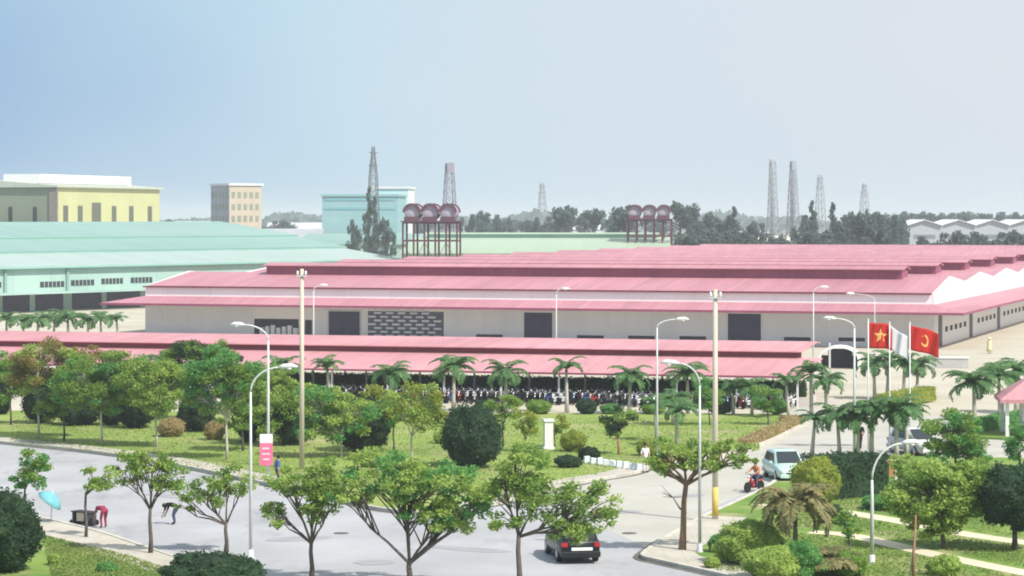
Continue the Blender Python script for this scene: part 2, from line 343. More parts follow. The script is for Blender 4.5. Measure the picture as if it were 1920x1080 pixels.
# the pavement strip along the central lawn
def strip(name, line, off0, off1, z, m):
    n = len(line); A = []; B = []
    for i, p in enumerate(line):
        d = (line[min(i+1,n-1)]-line[max(i-1,0)]).normalized(); s_ = Vector((-d.y, d.x, 0))
        A.append(p+s_*off0); B.append(p+s_*off1)
    mb = MB(); mb.add([(q.x,q.y,z) for q in A+B], [(i, i+1, n+i+1, n+i) for i in range(n-1)])
    return tag(mb.build(name, m), kind='structure')
strip('pavement', far[:34], 0.1, 1.9, LZ+0.004, PAVE)
strip('pavement', far[48:-1], 0.1, 1.6, LZ+0.004, PAVE)
# near left lawn
near = curve_pts([G(-200,935), G(-60,950), G(80,976), G(190,1003), G(300,1040), G(420,1078), G(560,1120), G(760,1200)])
sheet('near_lawn', near+[V2(-12,70), V2(-60,70), V2(-60,130)], LZ, GRASSD, depth=0.15)
kerb(near)
strip('gutter', far, -0.12, -0.42, 0.008, KERB_SHADE)  # dark strip on the road stands in for the kerb's shaded face
strip('pavement', near, -0.1, -2.6, LZ+0.004, PAVE)
# right garden
cor = curve_pts([G(1480,884), G(1440,915), G(1380,945), G(1320,972), G(1250,1012), G(1212,1038), G(1208,1048), G(1240,1056), G(1330,1076), G(1480,1110), G(1700,1165)])
sheet('garden_lawn', cor+[G(2150,1300), G(2300,1000), G(2300,868), G(1900,862), G(1640,858), G(1540,856)], LZ, GRASSD, depth=0.15)
kerb(cor)
strip('gutter', cor[24:], -0.12, -0.45, 0.008, KERB_SHADE)  # same painted kerb shade along the garden side
strip('pavement', cor[18:], 0.1, 2.2, LZ+0.004, PAVE)
sheet('corner_pavement', [G(1216,1039), G(1262,1010), G(1330,975), G(1345,1010), G(1300,1040), G(1330,1060), G(1260,1054)], LZ+0.008, PAVE)
PATHPTS = []
def pathway(line, wd): PATHPTS.extend(curve_pts(line, 14)); return strip('garden_path', curve_pts(line), -wd/2, wd/2, LZ+0.012, DIRT)
pathway([G(1430,950), G(1560,962), G(1700,985), G(1830,1010), G(2050,1040)], 1.3)
pathway([G(1520,1003), G(1600,1010), G(1720,1038), G(1850,1066), G(2050,1105)], 1.2)
sheet('guardhouse_lawn', [G(1815,800), G(2200,780), G(2200,850), G(1900,826), G(1822,822)], LZ, GRASSD, depth=0.15)
sheet('front_yard', [G(1480,742), G(1580,752), G(1610,850), G(1560,852), G(1500,840)], 0.004, ROAD2)

# ---------------------------------------------------------------- the long pink roofed factory
def gable(x0, x1, y0, ym, y1, ze, zr, th, ov=0.0):       # closed pair of roof slopes, ridge along x
    mb = MB()
    mb.prism([(y0, ze), (ym, zr), (y1, ze), (y1, ze-th), (ym, zr-th), (y0, ze-th)], x0, x1, 'x')
    return mb
FA = R(-18.5)
fac = empty('factory_building', (47.7, 291, 0), FA, 'long factory with stepped pink metal roofs, white walls and a pink awning all round', 'factory')
FL, BAY, NB, HE, HR, HV = 99.0, 25.0, 10, 6.25, 7.75, 6.85
mb = MB(); mb.box(-FL, 0, 0, 0.3, 0, HE-0.12); mb.build('wall', WHITEW, fac)
side = [(0.3, 0)]
mb = MB()
zz = [(0.0, HE-0.12)]
for b in range(NB): zz += [(b*BAY+BAY/2, HR+0.10), ((b+1)*BAY, HV+0.1)]
mb.prism([(0.0, 0), (NB*BAY, 0)] + [(y, z) for (y, z) in reversed(zz)], 0.0, 0.3, 'x')
mb.prism([(0.3, 0), (NB*BAY, 0)] + [(y, z) for (y, z) in reversed(zz[1:])] + [(0.3, HE)], -FL, -FL+0.3, 'x')
mb.build('gable_wall', WHITEP, fac)
mb = MB(); mb.box(-FL+0.3, -0.0, NB*BAY-0.3, NB*BAY-0.01, 0, HE-0.12); mb.build('wall', WHITEW, fac)
for b in range(NB):
    y0, ym, y1 = b*BAY-(0.15 if b == 0 else 0), b*BAY+BAY/2, (b+1)*BAY
    ze0 = HE if b == 0 else HV
    mb = MB(); th = 0.09
    mb.prism([(y0, ze0), (ym, HR), (y1-0.005, HV), (y1-0.005, HV-th), (ym, HR-th), (y0, ze0-th)], -FL+0.3, -0.004, 'x')
    rf = mb.build('roof', PINK, fac)
    mb = MB(); mb.box(-FL+12, -5.2, ym-2.1, ym-1.95, HR-0.26, HR+0.92); mb.box(-FL+12, -5.2, ym+1.95, ym+2.1, HR-0.26, HR+0.92)
    mb.box(-FL+12, -FL+12.1, ym-1.95, ym+1.95, HR-0.1, HR+0.92); mb.box(-5.3, -5.2, ym-1.95, ym+1.95, HR-0.1, HR+0.92)
    mb.build('ridge_vent_side', MAROON, rf)
    gable(-FL+11.6, -4.9, ym-2.6, ym, ym+2.6, HR+0.95, HR+1.28, 0.1).build('ridge_vent_roof', PINK, rf)
# left hip edge and gutter
mb = MB(); mb.box(-FL-0.2, 0.05, -0.34, -0.155, HE-0.22, HE-0.05); mb.build('gutter', MAROOND, fac)
mb = MB()
# awning: front run, right run and left return, mitred at the corners
AZ0, AZ1, AW, AT = 4.95, 4.15, 4.2, 0.10
YB = NB*BAY
def quad_slab(mb, a, b, c, d, th, mi=0):
    vs = [a, b, c, d] + [(p[0], p[1], p[2]-th) for p in (a, b, c, d)]
    mb.add(vs, [(0,1,2,3), (7,6,5,4), (0,4,5,1), (1,5,6,2), (2,6,7,3), (3,7,4,0)], mi)
quad_slab(mb, (-FL, -0.004, AZ0), (0.304, -0.004, AZ0), (AW, -AW, AZ1), (-FL-AW, -AW, AZ1), AT)
quad_slab(mb, (0.304, -0.004, AZ0), (0.304, YB, AZ0), (AW, YB, AZ1), (AW, -AW, AZ1), AT)
quad_slab(mb, (-FL-0.004, -0.004, AZ0), (-FL-AW, -AW, AZ1), (-FL-AW, YB, AZ1), (-FL-0.004, YB, AZ0), AT)
mb.build('awning', PINK, fac)
mb = MB(); mb.box(-FL-AW, AW, -AW-0.06, -AW, AZ1-0.26, AZ1+0.02); mb.box(AW, AW+0.06, -AW-0.06, YB, AZ1-0.26, AZ1+0.02)
mb.build('awning_fascia', MAROON, fac)
def ux(px, py, yl=0.0):            # local x on the front wall seen at a pixel column
    # ray to column px meets the wall plane local y = yl
    c, s_ = math.cos(FA), math.sin(FA)
    # world = C + R*(x, yl); X/Z = k
    k = (px-960)/4800.0
    # X = 47.7 + c x - s yl ; Z = 291 + s x + c yl
    return (k*(291+c*yl) - 47.7 + s_*yl)/(c - k*s_)
def wall_z(px, py, yl=0.0):
    x_ = ux(px, py, yl); Z = 291+math.sin(FA)*x_+math.cos(FA)*yl
    return CAMH-(py-405)*Z/4800.0
def opening(px0, px1, py0, py1, name, m, frame=None, proud=0.05):
    x0, x1 = ux(px0, 0), ux(px1, 0); pm = (px0+px1)/2; z1 = wall_z(pm, py0); z0 = max(0.02, wall_z(pm, py1))
    mb = MB(); mb.box(x0, x1, -proud, -0.006, z0, z1)
    o = mb.build(name, m, fac)
    if frame:
        f = MB(); t = 0.18
        f.box(x0-t, x0-0.003, -proud-0.05, -0.006, z0, z1+t); f.box(x1+0.003, x1+t, -proud-0.05, -0.006, z0, z1+t); f.box(x0-0.003, x1+0.003, -proud-0.05, -0.006, z1+0.003, z1+t)
        f.build('frame', frame, o)
    return o
opening(983, 1036, 586, 652, 'loading_door', NAVY, WHITEP)
opening(1365, 1427, 588, 655, 'loading_door', NAVY, WHITEP)
opening(617, 675, 584, 650, 'loading_door', NAVY, GREYP)
opening(477, 560, 598, 650, 'window_band', DARK)
opening(572, 585, 600, 650, 'window_band', DARK)
for a in (893, 1082, 1178, 1274, 1470, 1572):
    opening(a, a+50, 627+(a-900)*0.009, 634+(a-900)*0.009, 'window', DARK)
# lattice of pale pallets in a dark bay
o = opening(690, 832, 584, 650, 'window_band', mat('bay_dark', (0.10,0.11,0.16), (0.14,0.15,0.2), rough=0.8))
x0, x1 = ux(692, 0), ux(828, 0); mb = MB(); k = 0
z = 0.3
while z < 3.9:
    x_ = x0 + (0.0 if k % 2 else 0.75)
    while x_+0.9 < x1 - max(0, (z-2.2))*0.8: mb.box(x_, x_+0.95, -0.24, -0.055, z, z+0.24); x_ += 1.55
    z += 0.46; k += 1
mb.build('pale_louvre', mat('louvre_white', (0.62,0.64,0.68), (0.70,0.72,0.75), rough=0.7), o)
for k in range(7):
    for j in range(2):
        xx = ux(490, 0)+k*0.75; mb = MB(); mb.box(xx, xx+0.5, -0.55, -0.055, 0.02 if j == 0 else 0.66, 0.655 if j == 0 else 1.2+0.15*(k % 3))
        o = mb.build('carton', GREYW); o.parent = None; o.matrix_basis = Matrix.Translation(fac.location) @ Matrix.Rotation(FA, 4, 'Z'); tag(o, ('lower' if j == 0 else 'upper')+' pale carton of the '+ORD[k]+' stack from the left against the dark factory bay', 'carton', 'cartons stacked against the dark factory bay')
# grey lower wall under the awning (the awning's shade put into greyer panels set proud)
segs = sorted([(ux(a, 0)-0.2, ux(b, 0)+0.2) for a, b in ((983,1036),(1365,1427),(617,675),(477,560),(572,585),(690,832))])
cur = -FL+0.02
for a, b in segs+[(-0.02, 0)]:
    if a-cur > 0.05: mb = MB(); mb.box(cur, a, -0.045, -0.002, 0.0, 4.7); mb.build('awning_shade_wall', GREYW, fac)
    cur = b
# side wall: doors and small high windows
mb = MB(); yy = []
for y in (3.0, 27.0, 52.0):
    mb2 = MB(); mb2.box(0.305, 0.36, y, y+2.4, 0, 3.9); mb2.build('side_door', NAVY, fac)
for y in [8+3.6*i for i in range(5)] + [34+3.6*i for i in range(5)] + [58+4*i for i in range(10)]:
    mb2 = MB(); mb2.box(0.305, 0.35, y, y+1.6, 1.5, 2.1); mb2.build('side_window', DARK, fac)

# ---------------------------------------------------------------- motorbike shelter with the stepped pink roof
SA = R(-15.5)
sc = Vector((22.7, 198.9, 0))
shed = empty('motorbike_shelter', sc, SA, 'long open motorbike shelter with a two-level pale pink roof and a dark step between', 'shelter')
SL = 92.0
mb = MB(); mb.prism([(0, 2.5), (9.6, 3.45), (9.6, 3.38), (0, 2.43)], -SL, 0, 'x'); mb.build('lower_roof', PINK2, shed)
mb = MB(); mb.prism([(9.0, 3.98), (17.5, 4.40), (19, 4.25), (19, 4.17), (17.5, 4.32), (9.0, 3.90)], -SL, -1.6, 'x'); mb.build('upper_roof', PINK2, shed)
mb = MB(); mb.box(-SL, -1.7, 9.3, 9.38, 3.47, 3.895); mb.build('roof_step', MAROOND, shed)
mb = MB(); mb.box(-SL, 0, -0.06, -0.002, 2.36, 2.52); mb.build('eave_beam', MAROON, shed)
for i in range(20):
    x_ = -0.6-i*4.8
    if x_ < -SL+0.3: break
    for y, h in ((0.5, 2.42), (9.2, 3.38), (17.5, 4.3)):
        mb = MB(); mb.box(x_-0.07, x_+0.07, y-0.07, y+0.07, 0, h); mb.build('post', WHITEP, shed)
def shed_pt(x, y): return shed.matrix_basis @ Vector((x, y, 0))
# ---------------------------------------------------------------- leafy solids
def topiary(name, px, py, rx, rz, rngs, m=None, label='', cat='bush', group=None, dense=1.0, trunk=0.0, ry=None, shape='round', dx=0.0):
    s = MPP(py); loc = G(px, py); rx *= s; rz *= s; ry = ry*s if ry else rx
    root = empty(name, (loc.x, loc.y, 0.08), 0, label, cat, group)
    rng = np.random.default_rng(rngs)
    zc = trunk + rz*(0.92 if not trunk else 1.0)
    bm = bmesh.new(); bmesh.ops.create_icosphere(bm, subdivisions=4, radius=1)
    from mathutils import noise
    for v in bm.verts:
        p = v.co.copy(); k = 0.86 + 0.22*noise.noise(p*1.7+Vector((rngs, 0, 0))) + 0.14*noise.noise(p*4+Vector((0, rngs, 0)))
        if shape == 'box': q = Vector((abs(p.x)**0.5*math.copysign(1, p.x), abs(p.y)**0.5*math.copysign(1, p.y), abs(p.z)**0.6*math.copysign(1, p.z)))*0.85
        elif shape == 'cone': q = Vector((p.x*(0.95-0.4*p.z), p.y*(0.95-0.4*p.z), p.z))
        else: q = p
        v.co = Vector((q.x*k*rx, q.y*k*ry, max(q.z*k*rz, -zc+0.02))) + Vector((0, 0, zc))
    S_ = np.array([v.co[:] for v in bm.verts]); F = np.array([[v.index for v in f.verts] for f in bm.faces]); NM = np.array([f.normal[:] for f in bm.faces])
    me = bpy.data.meshes.new('crown_core'); bm.to_mesh(me); bm.free(); me.materials.append(m or L_TOPI)
    core = bpy.data.objects.new('crown', me); COL.objects.link(core); core.parent = root
    lf = max(0.08, min(0.13, 0.07*rx)); area = 4*math.pi*((rx*ry)**0.5+rz)**2/4
    n = int(min(15000, area/(lf*lf)*2.0*dense))
    fi = rng.integers(0, len(F), n); wts = rng.dirichlet((1,1,1), n)
    P = (S_[F[fi]]*wts[:,:,None]).sum(axis=1); P = np.array([0,0,zc]) + (P-np.array([0,0,zc]))*(0.97+0.17*rng.random(n)**2.2)[:,None]
    quads_object('foliage', leaf_quads(P, lf*1.5, rng), m or L_TOPI, core)
    if trunk: 
        mb = MB(); mb.tube([(0,0,-0.05), (0.02,0,trunk*0.6), (0,0,trunk+rz*0.5)], [0.16, 0.12, 0.09]); mb.build('trunk', BARK, root)
    return root
def tree(px, py, fork_py, lobes, seed, m, label, lean=0.0, leaves=1.0, tr=0.14, bark=None, group=None, leaf=0.125, name='street_tree', clumpk=1.25, flat=0.7, m2=None, twigs=()):
    """lobes: (cx, cy, rx, ry) in photograph pixels, turned into metres at the tree's own distance"""
    s = MPP(py); loc = G(px, py); root = empty(name, (loc.x, loc.y, 0.05), 0, label, 'tree', group)
    rng = np.random.default_rng(seed); rnd = random.Random(seed)
    mb = MB(); zf = (py-fork_py)*s; fx = lean*s
    fork = Vector((fx, 0, zf))
    mb.tube([(0,0,-0.1), (fx*0.15+0.03,0,zf*0.3), (fx*0.6-0.03,0.02,zf*0.7), fork], [tr*1.05, tr*0.76, tr*0.64, tr*0.56], 9)
    allP = []; allM = []
    for li, (cx, cy, rx, ry) in enumerate(lobes):
        c = Vector(((cx-px)*s, (rnd.random()-0.5)*0.6*rx*s*0.4, (py-cy)*s)); a = rx*s; b = ry*s; d = a*0.85
        nc = max(6, int(11*clumpk*(a*b)**0.75*1.6))
        # main limbs for this lobe
        K = 1 if len(lobes) > 5 else (2 if len(lobes) > 1 else 4)
        limbs = []
        for k in range(K):
            ang = 2*math.pi*(k+rnd.random()*0.6)/K
            tip = c + Vector((math.cos(ang)*a*0.45, math.sin(ang)*d*0.45, -b*0.15+rnd.random()*b*0.35))
            mid = fork.lerp(tip, 0.5) + Vector(((tip.x-fork.x)*0.12, 0, -0.10*(tip-fork).length*rnd.random()))
            if tip.z < fork.z+0.1: mid.z = min(fork.z, mid.z+0.2)
            pts = [fork-Vector((0,0,0.15)), fork.lerp(mid, 0.55), mid, tip]
            mb.tube(pts, [tr*0.40, tr*0.31, tr*0.22, tr*0.10], 7); limbs.append((pts, tip))
        for k in range(nc):
            while True:
                u = Vector((rnd.uniform(-1,1), rnd.uniform(-1,1), rnd.uniform(-1,1)))
                if 0.3 < u.length < 1.08: break
            q = c + Vector((u.x*a, u.y*d, u.z*b)); cr_ = min(a, b)*rnd.uniform(0.16, 0.36)+0.12
            pts, tip = min(limbs, key=lambda L_: (L_[1]-q).length)
            st = pts[2].lerp(tip, rnd.random()) if rnd.random() < 0.6 else pts[1].lerp(pts[2], rnd.random())
            md = st.lerp(q, 0.5) + Vector((0, 0, 0.08*(q-st).length))
            mb.tube([st, md, q], [tr*0.22, tr*0.15, tr*0.05], 5)
            n = int(105*leaves*(cr_/0.5)**1.7*(0.17/leaf)**1.7)+8
            g = rng.normal(size=(n,3)); g /= np.linalg.norm(g, axis=1)[:,None]; g *= (rng.random(n)**0.45)[:,None]
            allP.append(np.array(q)[None,:] + g*np.array([cr_*1.15, cr_*1.15, cr_*flat])[None,:])
            allM.append(np.full(n, 1 if (m2 is not None and rnd.random() < 0.4) else 0))
    for (ax, ay, bx, by) in twigs:      # bare twigs, photograph pixels
        A = Vector(((ax-px)*s, 0, (py-ay)*s)); B = Vector(((bx-px)*s, 0.1, (py-by)*s))
        mb.tube([A, A.lerp(B, 0.5)-Vector((0,0,0.12)), B], [tr*0.35, tr*0.25, tr*0.12], 6)
        for j in range(6):
            mb.tube([B, B+Vector((rnd.uniform(-.8,.5), rnd.uniform(-.5,.5), rnd.uniform(-.2,.9)))], [0.02, 0.008], 4)
    mb.build('trunk', bark or BARK, root)
    P = np.concatenate(allP); quads_object('crown', leaf_quads(P, leaf*1.35, rng), [m, m2 or m], root, np.concatenate(allM))
    return root
# palms
def palm_meshes(seed, H, fr=1.9, nf=12, m=None, bark=None, dead=0):
    rng = random.Random(seed); root = empty('palm_tree', (0, 0, 0))
    mb = MB(); lean = rng.uniform(-0.12, 0.12)
    mb.tube([(0,0,-0.1), (lean*0.3,0,H*0.35), (lean*0.8,0,H*0.75), (lean,0,H)], [0.17, 0.13, 0.11, 0.09], 8); mb.build('trunk', bark or BARKL, root)
    mb = MB(); mb.tube([(lean,0,H-0.05), (lean,0,H+0.45*fr/1.9)], [0.10, 0.05], 8); mb.build('crownshaft', L_PALM, root)
    Q = []; st = MB()
    for i in range(nf):
        az = 2*math.pi*i/nf + rng.uniform(-0.25, 0.25); el = rng.choice([1.25, 0.95, 0.65, 0.4])+rng.uniform(-0.1, 0.1); L = fr*rng.uniform(0.85, 1.15)
        h = Vector((math.cos(az), math.sin(az), 0)); p = Vector((lean, 0, H+0.35*fr/1.9)); a = el; pts = [p.copy()]; n = 11
        for k in range(n):
            p = p + (h*math.cos(a)+Vector((0,0,1))*math.sin(a))*(L/n); a -= (0.13+0.10*k/n)*(1.35 if el < 0.6 else 1.15); pts.append(p.copy())
        st.tube(pts, [0.03-0.002*k for k in range(n+1)], 4)
        for k in range(1, n+1):
            d = (pts[k]-pts[k-1]).normalized(); sd_ = d.cross(Vector((0,0,1))).normalized(); up = sd_.cross(d)
            ll = 0.52*fr/1.9*math.sin(math.pi*(0.12+0.84*k/(n+1)))
            for sgn in (-1, 1):
                for j in (0.0, 0.5):
                    b0 = pts[k-1].lerp(pts[k], j); dr = (sd_*sgn + d*0.55 - Vector((0,0,1))*rng.uniform(0.25, 0.8) + up*0.2).normalized()
                    tip = b0 + dr*ll*rng.uniform(0.85, 1.1); wv = d*0.085*fr/1.9
                    mdp = b0.lerp(tip, 0.45)
                    Q.append([b0[:], (mdp+wv)[:], tip[:], (mdp-wv)[:]])
    st.build('frond_stalk', m or L_PALM, root)
    quads_object('frond_crown', np.array(Q), m or L_PALM, root)
    return root
PALMS = [palm_meshes(11, 2.5, 2.05, 16), palm_meshes(12, 2.8, 2.2, 17), palm_meshes(13, 2.3, 1.9, 15), palm_meshes(14, 3.1, 1.75, 11), palm_meshes(15, 2.4, 2.2, 13)]
palm_first = [True]*5
PV = random.Random(3)
def palm(px, py, top, label, var, group='palm trees in the factory grounds', rz=0.0, wide=1.0):
    var = PV.choice([var, 3, 4, var]) if var < 3 else var; H0 = (4.1, 4.5, 3.8, 4.5, 4.1)[var]
    if palm_first[var]: o = PALMS[var]; palm_first[var] = False
    else: o = copy_tree(PALMS[var])
    s = MPP(py); H = (py-top)*s; o.location = G(px, py); o.rotation_euler = (PV.uniform(-0.05, 0.05), PV.uniform(-0.06, 0.06), rz); k = H/H0*PV.uniform(0.94, 1.06); o.scale = (wide*max(0.85, min(1.25, k)),)*2+(k,)
    tag(o, label, 'palm tree', group); return o

# ---------------------------------------------------------------- vehicles
def sect(mb, ys, prof, mi=0):       # loft: prof(y) -> list of (x, z) half outline from bottom to top; mirrored
    rings = []
    for y in ys:
        h = prof(y); ring = [(x, y, z) for x, z in h] + [(-x, y, z) for x, z in reversed(h)]
        rings.append(ring)
    n = len(rings[0]); vs = [p for r in rings for p in r]; fs = []
    for i in range(len(rings)-1):
        for k in range(n): fs.append((i*n+k, i*n+(k+1) % n, (i+1)*n+(k+1) % n, (i+1)*n+k))
    fs += [tuple(range(n)), tuple(range((len(rings)-1)*n, len(rings)*n))]
    mb.add(vs, fs, mi, True)
def interp(t, tab):
    for (a, b), (c, d) in zip(tab, tab[1:]):
        if t <= c: return b + (d-b)*max(0, (t-a))/(c-a)
    return tab[-1][1]
def make_car(name, loc, rz, paint, label, cat='car', suv=True):
    root = empty(name, loc, rz, label, cat)      # nose towards +Y
    L, W = 2.28, 0.92
    belt = [(-2.28, 0.98), (-1.9, 1.04), (0.9, 0.98), (1.3, 0.95), (2.0, 0.83), (2.28, 0.62)]
    wid = [(-2.28, 0.80), (-2.1, 0.90), (-1.0, W), (1.2, W), (2.0, 0.87), (2.28, 0.68)]
    roofz = 1.66 if suv else 1.45
    mb = MB()
    def lower(y):
        w_ = interp(y, wid); z = interp(y, belt)
        return [(w_*0.72, 0.26), (w_*0.96, 0.30), (w_, 0.55), (w_*0.985, z-0.10), (w_*0.90, z)]
    sect(mb, [-2.28, -2.2, -1.9, -1.4, -0.5, 0.5, 1.2, 1.7, 2.1, 2.28], lower)
    body = mb.build('body', paint, root)
    rt = [(-2.05, 1.0), (-1.75, roofz-0.12), (-1.3, roofz-0.02), (-0.3, roofz), (0.25, roofz-0.05), (1.15, 0.98)] if suv else [(-1.75, 0.99), (-1.15, roofz-0.10), (-0.5, roofz), (0.1, roofz-0.02), (1.15, 0.98)]
    mb = MB(); ys = [y for y, z in rt]
    def cabin(y):
        z = interp(y, rt); k = (z-0.95)/(roofz-0.95)
        return [(0.80, 0.93), (0.80-0.14*k*0.9, 0.95+(z-0.95)*0.93), (0.52, z+0.01)]
    sect(mb, ys, cabin); mb.build('cabin', paint, root)
    def gl(name, vs):
        mb = MB(); mb.add(vs, [(0,1,2,3)]); o = mb.build(name, CGLASS, root); so = o.modifiers.new('thick', 'SOLIDIFY'); so.thickness = 0.012; so.offset = 0; return o
    yb0, zb0, yb1, zb1 = rt[0][0], 1.0, rt[1][0], rt[1][1]
    gl('rear_window', [(-0.66, yb0-0.02+0.04, 1.06), (0.66, yb0-0.02+0.04, 1.06), (0.56, yb1-0.03, zb1-0.02), (-0.56, yb1-0.03, zb1-0.02)])
    yf0, yf1, zf1 = rt[-1][0], rt[-2][0], rt[-2][1]
    gl('windscreen', [(-0.70, yf0-0.03, 1.02), (0.70, yf0-0.03, 1.02), (0.58, yf1+0.05, zf1-0.0), (-0.58, yf1+0.05, zf1-0.0)])
    for sx in (-1, 1):
        for (a, b) in ((rt[1][0]+0.12, -0.55), (-0.47, 0.30)):
            gl('side_window', [(sx*0.812, a-0.1, 1.02), (sx*0.812, b+(0.25 if b > 0 else 0), 1.02), (sx*0.712, b, roofz-0.16), (sx*0.712, a+0.1, roofz-0.16)])
        mb = MB(); mb.box(sx*0.93-0.02, sx*1.06 if sx > 0 else sx*1.06, 0.62, 0.76, 0.98, 1.12) if sx > 0 else mb.box(-1.06, -0.91, 0.62, 0.76, 0.98, 1.12)
        mb.build('wing_mirror', paint, root, 0.02)
        for y in (-1.38, 1.38):
            wh = empty('wheel', (sx*0.80, y, 0.34)); wh.parent = root
            Mx = Matrix.Rotation(R(90), 4, 'Y')
            mb = MB(); mb.lathe([(0.22, -0.11), (0.32, -0.11), (0.34, -0.07), (0.34, 0.07), (0.32, 0.11), (0.22, 0.11)], 20, M=Mx); mb.build('tyre', RUBBER, wh)
            mb = MB(); mb.lathe([(0.04, -0.135), (0.19, -0.12), (0.218, -0.10), (0.218, 0.10), (0.19, 0.12), (0.04, 0.135)], 12, M=Mx); mb.build('rim', ALLOY, wh)
        mb = MB(); mb.box(*( (0.58, 0.84) if sx > 0 else (-0.84, -0.58)), -2.31, -2.18, 0.74, 0.93); mb.build('tail_light', LIGHTR, root, 0.02)
        mb = MB(); mb.box(*( (0.46, 0.74) if sx > 0 else (-0.74, -0.46)), 2.12, 2.285, 0.58, 0.72); mb.build('headlight', LIGHTW, root, 0.02)
    mb = MB(); mb.box(-0.86, 0.86, -2.36, -2.2, 0.30, 0.56); mb.build('bumper', paint, root, 0.04)
    mb = MB(); mb.box(-0.80, 0.80, 2.18, 2.33, 0.28, 0.50); mb.build('bumper', paint, root, 0.04)
    mb = MB(); mb.box(-0.42, 0.50, -2.375, -2.29, 0.60, 0.72); mb.build('number_plate', WHITEP, root)
    mb = MB(); mb.box(-0.45, 0.45, 2.26, 2.31, 0.52, 0.60); mb.build('grille', DARK, root)
    return root
car_black = make_car('parked_car', G(1074, 1060)+Vector((0.0, 2.6, 0)), R(9), BLACKP, 'black car seen from behind on the road under an overhanging green crown')
make_car('parked_car', G(1480, 906)+Vector((0, 2.2, 0)), R(187), TAXI, 'pale green and white car facing the camera beside the rounded bush', suv=True)
make_car('parked_car', G(1728, 858)+Vector((0, 2.2, 0)), R(200), WHITECAR, 'white car parked in the yard behind the curved garden lamp')
make_car('parked_car', G(452, 625)+Vector((0, 2, 0)), R(75), WHITECAR, 'small white car parked by the factory wall left of the tall pole', suv=False)
make_car('parked_car', G(350, 628)+Vector((0, 2, 0)), R(95), BLACKP, 'dark car parked by the left end of the factory wall')

def bike_parts():
    P = {}
    mb = MB()                          # body with frame, tank and leg shield; nose +Y
    mb.tube([(0,-0.62,0.62), (0,-0.2,0.62), (0,0.1,0.50), (0,0.38,0.55), (0,0.52,0.92)], [0.09, 0.13, 0.12, 0.13, 0.06], 8)
    mb.tube([(0,-0.1,0.35), (0,0.25,0.33)], [0.13, 0.12], 8)
    P['body'] = mb
    mb = MB(); mb.tube([(0,-0.75,0.74), (0,-0.35,0.76), (0,0.02,0.72)], [0.06, 0.13, 0.09], 8); P['seat'] = mb
    mb = MB(); mb.tube([(-0.34,0.40,1.02), (-0.15,0.5,1.0), (0.15,0.5,1.0), (0.34,0.40,1.02)], 0.022, 6); mb.tube([(0,0.46,1.0), (0,0.62,0.5), (0,0.68,0.3)], 0.03, 6); P['handlebar'] = mb
    mb = MB(); mb.tube([(0,0.55,0.86), (0,0.63,0.86)], [0.09, 0.06], 8); P['headlight'] = mb
    Mx = Matrix.Rotation(R(90), 4, 'Y')
    for nme, y in (('front_wheel', 0.68), ('rear_wheel', -0.58)):
        mb = MB(); M = Matrix.Translation((0, y, 0.29)) @ Mx
        mb.lathe([(0.20,-0.04), (0.28,-0.05), (0.29,0), (0.28,0.05), (0.20,0.04)], 14, 0, M); mb.lathe([(0.03,-0.045), (0.03,0.045)], 6, 0, M)
        P[nme] = mb
    return P
def motorbike(loc, rz, paint, label, group=None):
    root = empty('motorbike', loc, rz, label, 'motorbike', group); P = bike_parts()
    for k, mb in P.items():
        mb.build('wheel' if 'wheel' in k else k, {'body': paint, 'seat': C_BLK, 'handlebar': ALLOY, 'headlight': LIGHTW}.get(k, RUBBER), root)
    return root
BP = [mat('bike_'+n, c, rough=0.35, spec=0.5, coat=0.4) for n, c in (('red', (0.42,0.03,0.03)), ('silver', (0.62,0.64,0.68)), ('blue', (0.05,0.08,0.25)), ('black', (0.02,0.02,0.025)), ('pale', (0.72,0.70,0.72)))]
protoM = []
for c in BP:
    mb = MB(); P = bike_parts()
    order = {'body': 0, 'seat': 1, 'handlebar': 2, 'headlight': 3, 'front_wheel': 1, 'rear_wheel': 1}
    for k, q in P.items(): mb.add(q.v, q.f, order[k], True)
    mb.tube([(-0.16,0.3,0.78), (0,0.36,0.86), (0.16,0.3,0.78)], 0.06, 6, 0)
    mb.tube([(-0.30,0.42,1.02), (-0.36,0.40,1.16)], [0.02, 0.05], 6, 2); mb.tube([(0.30,0.42,1.02), (0.36,0.40,1.16)], [0.02, 0.05], 6, 2)
    o = mb.build('motorbike', [c, C_BLK, ALLOY, LIGHTW]); protoM.append(o)
names = ['red', 'silver', 'blue', 'black', 'pale']; used = set(); rb = random.Random(5)
for row, y in enumerate((-0.5, 2.2)):
    for i in range(98):
        x_ = -1.2-i*0.62-rb.uniform(0, 0.1); k = rb.choice([0, 1, 2, 3, 3, 3, 4, 1])
        if rb.random() < 0.12: continue
        o = protoM[k] if k not in used else protoM[k].copy()
        if k in used: COL.objects.link(o)
        used.add(k)
        o.location = shed_pt(x_, y+rb.uniform(-0.5, 0.5)); o.rotation_euler = (0, R(-6), SA+R(180)+rb.uniform(-0.55, 0.55))
        tag(o, names[k]+' motorbike parked in the '+('front' if row == 0 else 'second')+' row of the shelter', 'motorbike', 'motorbikes parked under the shelter')

